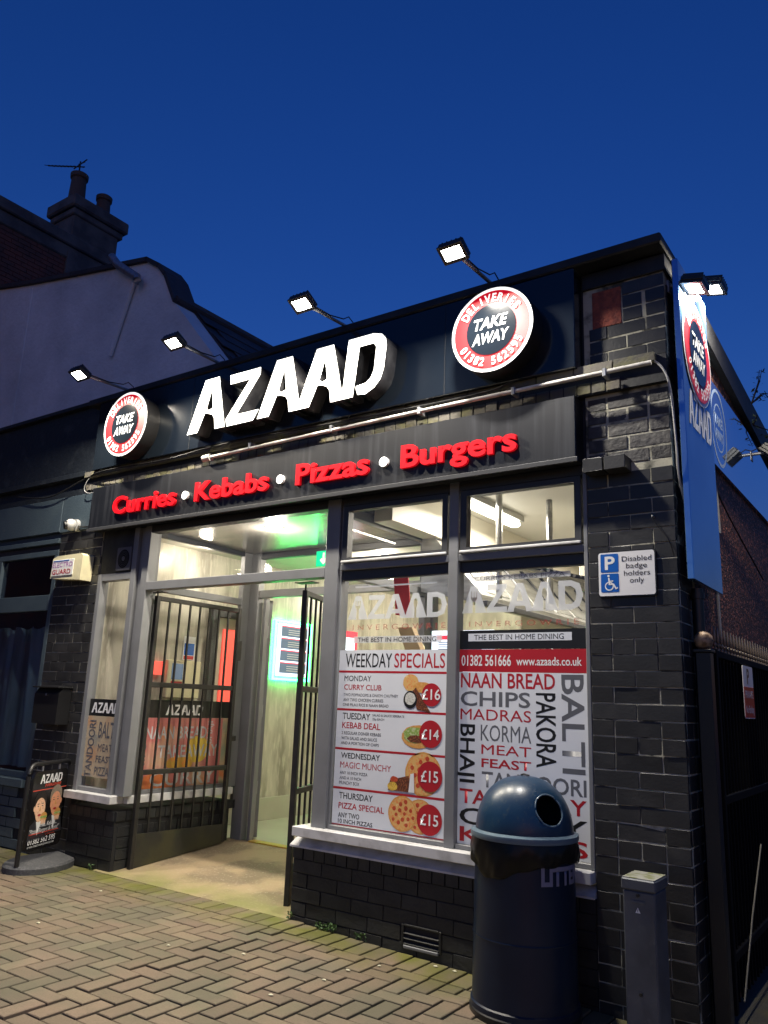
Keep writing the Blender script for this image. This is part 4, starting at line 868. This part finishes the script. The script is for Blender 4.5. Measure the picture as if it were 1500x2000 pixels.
# dome with a round mouth cut by skipping faces, then lined with a ring
dm = MB(); nk, nz = 96, 40; R0 = rb*.955; dz0 = .745; DH = .235
mouth_dir = Vector((math.cos(R(-30)), math.sin(R(-30)), 0)); mc = Vector((mouth_dir.x*R0*.86, mouth_dir.y*R0*.86, dz0+.11)); mr = .066
mn = Vector((mouth_dir.x, mouth_dir.y, .55)).normalized()
V = []
for i in range(nz+1):
    t_ = (math.pi/2)*i/nz; rr = R0*math.cos(t_)**.85 if i < nz else .0005; zz = dz0+DH*math.sin(t_)
    for k in range(nk): a = 2*math.pi*k/nk; V.append(Vector((rr*math.cos(a), rr*math.sin(a), zz)))
def inm(p): q = p-mc; return (q-mn*q.dot(mn)).length < mr and q.dot(mn) > -.05
snap = []
for v in V:
    q = v-mc; l = (q-mn*q.dot(mn)).length
    if q.dot(mn) > -.08 and abs(l-mr) < .006 and l > 0: v = v+(q-mn*q.dot(mn)).normalized()*(mr-l)
    snap.append(v)
dm.v = [tuple(v) for v in snap]
for i in range(nz):
    for k in range(nk):
        ids = (i*nk+k, i*nk+(k+1)%nk, (i+1)*nk+(k+1)%nk, (i+1)*nk+k); c = sum((V[j] for j in ids), Vector())/4
        if not inm(c): dm.f.append(ids)
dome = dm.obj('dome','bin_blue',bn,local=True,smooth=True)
so_ = dome.modifiers.new('thick','SOLIDIFY'); so_.thickness = .004
e1 = mn.orthogonal().normalized(); e2 = mn.cross(e1)
def on_dome(a, r_):
    d_ = mc+(e1*math.cos(a)+e2*math.sin(a))*r_
    for s_ in range(60):       # march along the mouth axis to meet the dome shell
        p = d_+mn*(.09-.004*s_); zt = (p.z-dz0)/DH
        if zt < 0: zt = 0
        if zt < 1 and math.hypot(p.x,p.y) < R0*math.cos(math.asin(min(1,zt)))**.85: return p
    return d_
lip = [on_dome(2*math.pi*k/40, mr+.002) for k in range(41)]
MB().tube(lip, .0038, 8, caps=False).obj('mouth_rim','bin_rim',bn,local=True,smooth=True)
MB().lathe([(R0*.93,dz0-.02),(R0*.93,dz0+.02),(.0,dz0+.03)],0,0,32).obj('inner_liner','hole',bn,local=True)
MB().lathe([(rb*.97,.715),(rb*1.045,.718),(rb*1.06,.728),(rb*1.05,.742),(rb*.96,.750)],0,0,64).obj('dome_rim','bin_rim',bn,local=True,smooth=True)
bg_ = MB(); nb = 120; rs = random.Random(5); ph = [rs.uniform(0,6.28) for _ in range(6)]
for i in range(15):
    tt = i/14
    for k in range(nb):
        a = 2*math.pi*k/nb; fold = .0025*math.sin(7*a+ph[0]+3*tt)+.002*math.sin(15*a+ph[1]-4*tt)+.0015*math.sin(31*a+ph[2]+6*tt)
        low = .628-.012*math.sin(a*2+ph[3])-.006*math.sin(5*a+ph[4])-.05*math.exp(-((a-4.6)**2)/.5)
        z_ = .716+(low-.716)*tt; r_q = rb*1.03+.006*math.sin(math.pi*min(1,tt*1.1))+fold*(.3+tt)*(1 if tt < .93 else .3)-(.008 if i == 14 else 0)
        bg_.v.append((r_q*math.cos(a), r_q*math.sin(a), z_+.004*math.sin(13*a+ph[5])*tt))
for i in range(14):
    for k in range(nb): bg_.f.append((i*nb+k, i*nb+(k+1)%nb, (i+1)*nb+(k+1)%nb, (i+1)*nb+k))
bg_.obj('liner_bag','bag',bn,local=True,smooth=True)
MB().lathe([(rb*.991,.318),(rb*.998,.322),(rb*.990,.326)],0,0,64).obj('body_seam','bin_dark',bn,local=True,smooth=True)
MB().bbox(-.03,.03,rb*.93,rb*1.04,.70,.79,.005).obj('dome_hinge','black',bn,local=True)
# LITTER wrapped round the body
def wrap_text(s, ang0, zb, h, arc, m, rad):
    me = raw_text(s, .05); bm = bmesh.new(); bm.from_mesh(me); bmesh.ops.triangulate(bm, faces=bm.faces); bmesh.ops.subdivide_edges(bm, edges=bm.edges, cuts=2, use_grid_fill=True); bm.to_mesh(me); bm.free()
    xs = [v.co.x for v in me.vertices]; x0_, x1_ = min(xs), max(xs); sz_ = h/(cap()+.1)
    for v in me.vertices:
        a = ang0+(v.co.x-x0_)/(x1_-x0_)*arc; v.co = (rad*math.cos(a), rad*math.sin(a), zb+(v.co.y+.05)*sz_)
    me.materials.clear(); return link('lettering', me, m, bn, local=True)
wrap_text('LITTER', R(-47), .555, .075, R(62), mat('print_dull_grey', (.20,.19,.26), .5), rb*.985)
# small burnt rubbish on top of the dome
MB().tube([(-.02,.01,dz0+DH+.002),(.0,-.005,dz0+DH+.008),(.03,-.01,dz0+DH+.004)], .004, 6).obj('melted_scrap','black',bn,local=True)

# ---------------- service pillar
sp_ = thing('service_pillar', 'slim grey steel service pillar between the bin and the corner', 'pillar', (-1.07,-.25,-.1))
box('casing', -1.158,-1.030,-.36,-.20,-.12,.520,'pillar',sp_,b=.006); box('cap', -1.163,-1.025,-.366,-.194,.521,.566,'pillar',sp_,b=.006); box('cap_top', -1.158,-1.030,-.361,-.199,.5665,.568,'pillar_top',sp_,b=0)
FC = FY(-.3615)
shape('warning_triangle', [[(-1.108,.440),(-1.088,.440),(-1.098,.460)]], FC, 'p_white', sp_, ext=.001); shape('bolt_mark', [[(-1.099,.443),(-1.097,.443),(-1.0965,.454),(-1.0995,.454)]], FY(-.3625), 'p_black', sp_)
for zz in (.505,.15): MB().tube([(-1.096,-.359,zz),(-1.096,-.368,zz)], .007, 6).obj('screw','black',sp_)
box('handle_slot', -1.125,-1.068,-.3635,-.3605,.474,.486,'pillar',sp_)

# ---------------- lights, screens and fittings inside
def area(par, x, y, z, sx, sy, e, col, rx=0, ry=0):
    ld = bpy.data.lights.new('interior_light', 'AREA'); ld.shape = 'RECTANGLE'; ld.size = sx; ld.size_y = sy; ld.energy = e; ld.color = col
    o = bpy.data.objects.new('interior_light', ld); COL.objects.link(o); o.location = (x,y,z); o.rotation_euler = (rx,ry,0)
    parent_to(o, par, False)
def downlight(label, x, y, z, e):
    t = thing('downlight', label, 'ceiling light', (x,y,z), group='round recessed ceiling lights')
    FD = Frame((x,y,z-.004),(1,0,0),(0,-1,0)); 
    shape('rim', [ell(0,0,.085,n=32), ell(0,0,.07,n=32)], FD, 'plastic_white', t, ext=.006); shape('lens', [ell(0,0,.069,n=32)], FD, 'down_on', t)
    ld = bpy.data.lights.new('downlight_glow', 'POINT'); ld.energy = e; ld.color = (1,.90,.74); ld.shadow_soft_size = .06
    o = bpy.data.objects.new('downlight_glow', ld); COL.objects.link(o); o.location = (x,y,z-.10); parent_to(o, t, False)
downlight('round recessed light in the porch ceiling', -3.93, .42, 2.42, 30)
downlight('round recessed light seen through the left porch glazing', -5.08, .80, 2.46, 7)
downlight('round recessed light just inside the doorway', -4.0, 1.9, 2.46, 36)
downlight('round recessed light deeper inside the waiting area', -4.3, 3.8, 2.46, 40)
tl = thing('strip_light', 'bright fluorescent strip light on the kitchen ceiling', 'strip light', (-2.6,1.25,2.6))
box('housing', -2.62,-2.50,.70,1.62,2.575,2.618,'steel',tl); box('tube', -2.60,-2.52,.72,1.60,2.535,2.574,'tube_on',tl,b=.012)
area(tl, -2.5, 1.2, 2.52, .3, 1.0, 50, (1,.92,.78)); area(tl, -2.0, 3.0, 2.55, .3, 1.2, 40, (1,.92,.78))
es = thing('exit_sign', 'green fire exit sign above the inner door at the top right of the porch', 'exit sign', (-4.03,1.13,2.3)); box('plate', -4.11,-3.95,1.12,1.135,2.26,2.385,'exit_green',es)
FE = FY(1.119); shape('arrow', [[(-4.07,2.31),(-4.05,2.325),(-4.04,2.315),(-4.04,2.37),(-4.02,2.37),(-4.02,2.315),(-4.01,2.325),(-3.99,2.31),(-4.03,2.27)]], FE, 'p_white', es)
mn_ = thing('menu_screen', 'lit menu screen with green LED glow seen through the doorway', 'menu screen', (-5.35,2.25,1.6)); FM = FX(-5.318)
box('screen', -5.345,-5.32,2.07,2.52,1.42,1.93,'screen',mn_)
for k in range(4): box('menu_block', -5.3195,-5.318,2.10,2.49,1.45+.118*k,1.55+.118*k,'screen_dark',mn_,b=0); box('menu_rule', -5.3185,-5.317,2.10,2.49,1.543+.118*k,1.552+.118*k,'screen_red',mn_,b=0)
for k in range(4):
    for q in range(3): box('menu_text', -5.3175,-5.317,2.2,2.4,1.47+.118*k+.021*q,1.476+.118*k+.021*q,'p_white',mn_,b=0)
for (y0,y1,z0,z1) in ((2.02,2.04,1.38,1.96),(2.55,2.57,1.38,1.96),(2.041,2.549,1.94,1.96),(2.041,2.549,1.38,1.40)): box('led_strip', -5.338,-5.328,y0,y1,z0,z1,'green_led',mn_,b=0)
m2 = thing('menu_screen', 'red edged menu screen partly hidden by the right security gate', 'menu screen', (-5.35,3.0,1.6)); box('screen', -5.345,-5.32,2.95,3.35,1.38,1.95,'screen_red',m2); box('menu_block', -5.3195,-5.318,3.0,3.3,1.45,1.88,'screen',m2,b=0)
eb = thing('electrical_cabinet', 'cream electrical cabinet on the panelled wall behind the gate', 'cabinet', (-5.34,.9,1.2)); box('case', -5.35,-5.28,.70,1.06,1.18,1.49,'plastic_cream',eb,b=.006); box('label', -5.2795,-5.278,.74,.86,1.33,1.46,'screen_dark',eb,b=0); box('label', -5.2795,-5.278,.74,.86,1.29,1.315,'p_red',eb,b=0)
cpn = tag(box('fire_call_point', -5.35,-5.30,.56,.67,1.36,1.47,'redlit'), 'red fire call point left of the cream cabinet', 'call point')
fn = thing('fire_notice', 'small blue white and red fire action notice on the panelled wall', 'notice', (-5.34,.96,1.6)); box('sheet', -5.35,-5.346,.90,1.03,1.50,1.70,'p_white',fn,b=0); box('blue_block', -5.3455,-5.345,.91,1.02,1.54,1.64,'p_blue',fn,b=0); box('red_block', -5.3455,-5.345,.91,1.02,1.505,1.535,'p_red',fn,b=0)
dr = thing('interior_door', 'inner doorway with dark frame and red lit panel behind the gate', 'door', (-5.34,1.35,.1)); box('frame', -5.35,-5.29,1.16,1.24,.31,1.98,'darkframe',dr); box('frame', -5.35,-5.29,1.241,1.60,1.90,1.98,'darkframe',dr); box('frame', -5.35,-5.29,1.60,1.66,.31,1.98,'darkframe',dr); box('lit_panel', -5.345,-5.33,1.34,1.52,1.10,1.80,'redlit',dr,b=0); box('door_leaf', -5.35,-5.346,1.241,1.599,.31,1.899,'cream',dr,b=0)
# kitchen
hd = thing('extraction_hood', 'long stainless extraction hood with hooks seen through the shop windows', 'extraction hood', (-2.6,2.4,1.9))
MB().prism([(-2.985,2.36),(-2.985,1.98),(-2.50,1.88),(-2.50,1.94),(-2.88,2.36)], .95, 4.8).obj('canopy','steel',hd)
box('gutter', -2.51,-2.46,.95,4.8,1.865,1.90,'darkframe',hd)
for k in range(9):
    y = 1.05+.40*k; MB().tube([(-2.86,y,2.30),(-2.82,y,2.31),(-2.62,y,2.07),(-2.60,y,2.03),(-2.64,y,2.03)], .012, 6).obj('handle','black',hd)
fp_ = MB()
for k in range(9):
    y = 1.08+.40*k; a = Vector((-2.855,y,2.30)); b_ = Vector((-2.535,y,1.96)); q = Vector((.012,0,.012))
    o = MB().add([a+q,b_+q,b_+q+Vector((0,.34,0)),a+q+Vector((0,.34,0)),a+q*.2,b_+q*.2,b_+q*.2+Vector((0,.34,0)),a+q*.2+Vector((0,.34,0))],[(0,1,2,3),(0,4,5,1),(1,5,6,2),(2,6,7,3),(3,7,4,0)]).obj('filter_plate','steel',hd)
pf = thing('perforated_shelf', 'perforated steel panel hanging high behind the right window', 'shelf', (-1.7,.8,1.9)); MB().prism([(-1.95,2.02),(-1.32,1.86),(-1.32,1.84),(-1.95,2.0)], .35, 2.4).obj('sheet','perf',pf); 
sv = thing('serving_counter', 'steel serving counter behind the poster window', 'counter', (-2.2,.7,.05)); box('top', -2.95,-1.32,.55,.95,1.44,1.48,'steel',sv); box('front', -2.93,-1.34,.60,.90,.06,1.439,'cream',sv,b=0)
pn = thing('saucepan', 'black saucepan on the counter behind the right window', 'pan', (-1.62,.7,1.48)); MB().lathe([(0,.0),(.07,.0),(.085,.09),(.09,.095),(.078,.09),(.06,.01),(0,.01)], -1.64,.70,28,1.481).obj('pan','black',pn,smooth=True); MB().tube([(-1.70,.66,1.56),(-1.80,.58,1.60)], .008, 8).obj('handle','black',pn)
fo = thing('foil_tray', 'dark crumpled foil tray of food on the counter top', 'tray', (-1.95,.7,1.48)); tm = MB(); rs = random.Random(9)
for i in range(9):
    for k in range(22): tm.v.append((-2.15+.40*k/21, .62+.16*i/8, 1.50+.05*math.sin(math.pi*i/8)+rs.uniform(-.015,.015)))
for i in range(8):
    for k in range(21): tm.f.append((i*22+k, i*22+k+1, (i+1)*22+k+1, (i+1)*22+k))
tm.obj('food','bag',fo); box('tray', -2.16,-1.74,.61,.79,1.481,1.495,'steel',fo)
tv = thing('menu_screen', 'white lit menu screen over the WEEKDAY SPECIALS poster edge', 'menu screen', (-2.3,1.2,1.4)); box('screen', -2.60,-2.17,.48,.50,1.20,1.655,'screen',tv); box('heading', -2.56,-2.21,.4785,.4795,1.60,1.625,'screen_red',tv,b=0)
for q in range(5): box('menu_text', -2.55,-2.25,.4785,.4795,1.525+.014*q,1.530+.014*q,'screen_dark',tv,b=0)
rbn = tag(MB().prism([(-2.78,2.0),(-2.67,1.98),(-2.64,1.72),(-2.755,1.74)], .30, .306).obj('red_banner','red_fabric'), 'narrow red banner hanging behind the left window pane', 'banner')
sc_ = thing('paper_bag', 'brown paper bag hanging on a clip behind the window lettering', 'bag', (-2.65,.3,1.5)); MB().prism([(-2.72,1.66),(-2.62,1.66),(-2.54,1.50),(-2.64,1.47)], .28, .33).obj('bag','wood',sc_)
for k, (x_, h_, m_, lab) in enumerate(((-2.90,.17,'red_fabric','red squeezy sauce bottle on the counter end'),(-2.83,.14,'plastic_cream','short cream squeezy bottle on the counter end'),(-2.42,.10,'steel','small steel tub on the counter behind the lettering'),(-1.50,.13,'steel','steel container right of the black saucepan'))):
    bt = thing('sauce_bottle' if k < 2 else 'steel_tub', lab, 'bottle' if k < 2 else 'tub', (x_,.72,1.48))
    rr_ = .028 if k < 2 else .055
    MB().lathe([(0,0),(rr_,0),(rr_,h_*.7),(rr_*(.4 if k < 2 else 1.05),h_*.85),(0,h_*.85)], x_, .72, 20, 1.481).obj('body', m_, bt, smooth=True)
    if k < 2: MB().lathe([(.011,0),(.003,h_*.25),(0,h_*.25)], x_, .72, 12, 1.481+h_*.85).obj('nozzle', m_, bt, smooth=True)
cp = tag(MB().tube([(-2.35,.9,1.9),(-2.35,.9,2.62)], .022, 10).obj('support_pole','steel',smooth=True), 'steel support pole behind the left top window', 'pole')
cp = tag(MB().tube([(-2.14,1.25,1.9),(-2.14,1.25,2.62)], .022, 10).obj('support_pole','steel',smooth=True), 'steel support pole under the fluorescent strip light', 'pole')

# ---------------- neighbouring shop on the left
nb_ = thing('neighbour_shop', 'dark blue shopfront on the left with a dim curtained window', 'shop', (-7.2,0,0))
box('parapet_wall', -9.5,-5.63,.005,.30,2.975,3.565,'nb_black',nb_,b=0); box('coping', -9.5,-5.65,-.04,.34,3.566,3.60,'nb_black',nb_)
box('cornice', -9.5,-5.645,-.05,.02,2.93,2.972,'nb_black',nb_); box('wall', -9.5,-5.625,.012,.30,2.79,2.929,'nb_black',nb_,b=0)
for k in range(28): brick(nb_, F0, -5.70-.1+.0-.108*k+.05, 2.82, .100, .062, 'nb_wall', proud=.02)
box('fascia_board', -9.5,-5.955,-.02,.05,2.492,2.785,'nb_wall',nb_); box('fascia_board', -5.954,-5.46,-.018,.05,2.482,2.785,'nb_wall',nb_)
box('window_frame', -9.5,-5.96,-.01,.06,2.40,2.44,'nb_wall',nb_); box('window_frame', -9.5,-5.96,.02,.06,2.441,2.491,'nb_wall',nb_); box('window_frame', -9.5,-5.96,.0,.06,2.30,2.345,'nb_wall',nb_)
box('window_frame', -9.5,-5.96,.03,.07,2.346,2.399,'darkframe',nb_)
box('window_frame', -6.005,-5.955,.0,.07,.50,2.299,'nb_wall',nb_); box('window_frame', -9.5,-6.006,.0,.07,1.84,1.97,'nb_wall',nb_); box('window_frame', -6.86,-6.80,.0,.07,1.971,2.299,'nb_wall',nb_)
box('window_sill', -9.5,-5.96,-.05,.07,.46,.52,'nb_wall',nb_); box('window_frame', -9.5,-6.006,.01,.07,.521,.57,'nb_wall',nb_)
box('window_pane', -6.799,-6.006,.03,.036,1.971,2.299,'dark_glass',nb_,b=0); box('window_pane', -9.5,-6.861,.03,.036,1.971,2.299,'dark_glass',nb_,b=0); box('window_pane', -9.5,-6.006,.03,.036,.571,1.839,'dark_glass',nb_,b=0)
box('back_wall', -9.5,-5.96,1.2,1.3,.0,2.8,'dim',nb_,b=0)
cu = MB(); n_ = 90
for zz in (.58,.9,1.2,1.5,1.72):
    for k in range(n_): x = -8.2+2.18*k/(n_-1); cu.v.append((x, .16+.022*math.sin(x*21)+.012*math.sin(x*47+zz*2)+.01*math.sin(x*9+zz*3), zz+(.012*math.sin(x*30) if zz > 1.7 else 0)))
for i in range(4):
    for k in range(n_-1): cu.f.append((i*n_+k, i*n_+k+1, (i+1)*n_+k+1, (i+1)*n_+k))
cu.obj('curtain','curtain',nb_,smooth=True)
ns = box('stall_riser', -9.5,-5.96,.012,.25,-.1,.455,'mortar_black',nb_,b=0)
for i in range(6):
    for k in range(9): 
        u = -5.965-.2135*(k+.5)-(.107 if i % 2 else 0)
        if u+.105 < -5.955 and u > -8: brick(ns, F0, u, .01+.075*i+.03, .206, .067, 'nb_wall', proud=random.uniform(0,.004))

# ---------------- houses behind on the left
gh = thing('gable_house', 'white rendered gable house with dark slate roof behind the shop', 'house', (-8,2,0))
MB().prism([(-11.75,-.1),(-11.75,7.34),(-10.73,7.135),(-8.6,6.77),(-7.98,6.66),(-7.74,6.50),(-7.58,6.33),(-7.345,5.90),(-6.45,4.90),(-5.7,4.05),(-5.7,-.1)], 2.0, 2.3).obj('gable_wall','white_wall',gh)
box('quoin_strip', -10.76,-10.70,1.985,1.999,-.1,7.10,'white_wall',gh)
for (a,b_) in (((-8.62,6.775),(-7.99,6.665)),((-7.98,6.66),(-7.74,6.505)),((-7.73,6.50),(-7.585,6.335)),((-7.575,6.325),(-7.345,5.90)),((-11.75,7.35),(-10.73,7.14)),((-10.72,7.135),(-9.70,6.96)),((-9.69,6.955),(-8.63,6.775))):
    MB().prism([(a[0],a[1]),(b_[0],b_[1]),(b_[0]+.02,b_[1]+.055),(a[0]+.02,a[1]+.055)], 1.95, 2.33).obj('verge_tile','slate',gh)
rf = MB().prism([(-7.345,5.93),(-7.345,5.80),(-4.4,2.55),(-4.4,2.68)], 2.31, 12).obj('roof','slate',gh)
# slates: a row of pieces on each course of the slope nearest the camera
sdir = Vector((-4.4+7.345,0,2.68-5.93)).normalized(); sn = Vector((-sdir.z,0,sdir.x)); sn = sn if sn.z > 0 else -sn
sl_me = []
for v_ in range(3):
    mb = MB().bbox(-.16,.16,-.19,.19,0,.012,.002); sl_me.append(mb.mesh('slate')); sl_me[-1].materials.append(M['slate'])
for i in range(9):
    for k in range(26):
        c = Vector((-7.345,0,5.93))+sdir*(.16+.26*i)+sn*(.012); y = 2.5+.385*k+(.19 if i % 2 else 0)
        if y > 12: continue
        o = bpy.data.objects.new('slate', sl_me[k%3]); COL.objects.link(o); ex = sdir*math.cos(.04)+sn*math.sin(.04); ez = Vector((0,1,0)).cross(ex)*-1
        ez = ex.cross(Vector((0,1,0))); 
        o.matrix_basis = Matrix(((ex.x,0,ez.x,c.x),(ex.y,1,ez.y,y),(ex.z,0,ez.z,c.z),(0,0,0,1))); o.parent = rf
MB().tube([(-7.345,2.0,5.96),(-7.345,12,5.96)], .05, 8).obj('ridge','slate',gh)
box('back_block', -11.7,-7.4,2.31,12,-.1,5.6,'white_wall',gh,b=0)
MB().tube([(-8.68,1.92,6.92),(-8.50,1.90,6.74),(-8.05,1.90,6.42)], .055, 12).obj('gutter_end','metal',gh,smooth=True); MB().tube([(-8.05,1.9,6.43),(-8.0,1.88,6.36),(-8.03,1.88,6.31)], .05, 10).obj('gutter_end','metal',gh,smooth=True)
MB().tube([(-8.18,1.96,6.40),(-8.50,1.96,5.45)], .03, 8).obj('drain_pipe','white_wall',gh,smooth=True,label='slanting painted waste pipe')
th = thing('tall_brick_house', 'tall dark red brick house side with stone chimney at upper left', 'house', (-12.6,4,0))
MB().prismx([(-6,-.1),(9,-.1),(9,8.62),(-6,8.62)], -20, -12.02).obj('brick_wall','redbrick',th)
# brick joints on the side wall, real recessed grooves as thin courses (stuff, far away)
rs = random.Random(4); bc = MB()
for i in range(17):
    z0 = 7.28+.079*i; y = 1.55+(.11 if i % 2 else 0)
    while y < 3.2: bc.box(-12.02,-12.008,y+.006,y+.213,z0+.006,z0+.073); y += .22
bc.obj('brickwork','redbrick',th,kind='stuff')
box('cornice', -20,-11.98,-6,9,8.62,8.86,'stone',th,b=.02); box('cornice', -20,-11.93,-6,9,8.861,9.07,'stone',th,b=.02)
ch = box('chimney_stack', -12.70,-12.03,3.25,4.20,8.0,9.55,'stone',th,b=.02); box('chimney_band', -12.73,-12.0,3.22,4.24,8.98,9.06,'stone',ch); box('chimney_shoulder', -12.73,-11.97,3.20,4.32,7.6,8.78,'stone',ch)
box('chimney_cap', -12.74,-11.99,3.21,4.27,9.53,9.66,'stone',ch,b=.02); box('chimney_cap', -12.80,-11.93,3.15,4.34,9.661,9.90,'stone',ch,b=.03)
for (y, h_, r_) in ((3.42,.66,.15),(3.98,.52,.14)):
    MB().lathe([(r_*1.1,0),(r_*1.12,.06),(r_,.1),(r_*.88,h_-.12),(r_*1.05,h_-.1),(r_*1.08,h_-.02),(r_*.9,h_),(r_*.7,h_),(r_*.7,h_-.2),(0,h_-.2)], -12.32, y, 24, 9.90).obj('chimney_pot','clay',ch,smooth=True)
an = thing('tv_aerial', 'television aerial fixed on the taller chimney pot', 'aerial', (-12.4,3.4,10.5))
MB().tube([(-12.36,3.42,10.45),(-12.36,3.42,10.86)], .014, 6).obj('mast','cable',an)
p0, p1 = Vector((-13.35,3.35,11.12)), Vector((-12.25,3.45,10.72)); MB().tube([p0,p1], .011, 6).obj('boom','cable',an)
for k in range(9):
    c = p0.lerp(p1, .04+.1*k); MB().tube([c+Vector((.03,-.12,-.07)), c+Vector((-.03,.12,.07))], .007, 5).obj('element','cable',an)
MB().tube([(-12.35,3.3,10.62),(-12.2,3.45,10.86)], .012, 5).obj('reflector','cable',an); MB().tube([(-12.2,3.3,10.66),(-12.35,3.5,10.9)], .012, 5).obj('reflector','cable',an)

# ---------------- weeds and litter at the foot of the wall
def weed(label, x, y, r_, n_, seed):
    rs = random.Random(seed); mb = MB()
    for k in range(n_):
        a = rs.uniform(0,6.28); q = r_*math.sqrt(rs.random()); c = Vector((x+q*math.cos(a)*1.6, y-abs(q*math.sin(a))*.6, gz(x)+rs.uniform(.004,.04))); s_ = rs.uniform(.006,.012)
        d_ = Vector((rs.uniform(-1,1),rs.uniform(-1,0),rs.uniform(.0,.9))).normalized(); b_ = d_.orthogonal().normalized()
        mb.add([c-d_*s_, c+b_*s_*.6, c+d_*s_, c-b_*s_*.6], [(0,1,2,3)])
    t = thing('weed', label, 'weed', (x,y,gz(x))); mb.obj('foliage','leaf',t,kind='stuff')
    MB().tube([(x,y,gz(x)),(x,y-.005,gz(x)+.025)], .002, 5).obj('stem','leaf',t)
weed('bushiest green weed at the foot of the stall riser', -2.93, -.012, .045, 90, 1)
weed('small weed at the left corner of the stall riser', -3.19, -.012, .02, 22, 2)
weed('low straggling weed between bushy weed and air vent', -2.70, -.012, .03, 24, 3)
weed('tiny weed in the corner below the left gate', -5.02, -.02, .02, 16, 4)
rs = random.Random(12)
for (a, b_, lab) in ((-2.96,-.62,'pale petal on the paving nearest the centre of the picture'),(-3.30,-.80,'pale petal left of the others on the paving'),(-2.40,-.26,'round pale petal near the edging course'),(-2.47,-.42,'pale petal just in front of the edging course'),(-2.47,-.60,'pale petal among the reddish pavers'),(-2.52,-.90,'curled pale petal on a reddish paver'),(-4.46,-.35,'pale scrap on the paving in front of the porch step'),(-4.1,-1.0,'tiny pale scrap on paving at lower left'),(-2.20,-.06,'pale scrap against the wall below the air vent'),(-2.10,-.05,'pale scrap against the wall beside the bin')):
    pt = [(a+.011*rs.uniform(.7,1.4)*math.cos(2*math.pi*k/9), b_+.008*rs.uniform(.6,1.3)*math.sin(2*math.pi*k/9)) for k in range(9)]; mb = MB(); zz = gz(a)+.004
    mb.v = [(x,y,zz+rs.uniform(0,.002)) for x,y in pt]+[(a,b_,zz+.005)]+[(x,y,zz-.001) for x,y in pt]; mb.f = [(k,(k+1)%9,9) for k in range(9)]+[tuple(10+k for k in range(8,-1,-1))]+[(k,10+k,10+(k+1)%9,(k+1)%9) for k in range(9)]
    tag(mb.obj('petal','scrap'), lab, 'petal', 'pale petals and scraps on the paving')
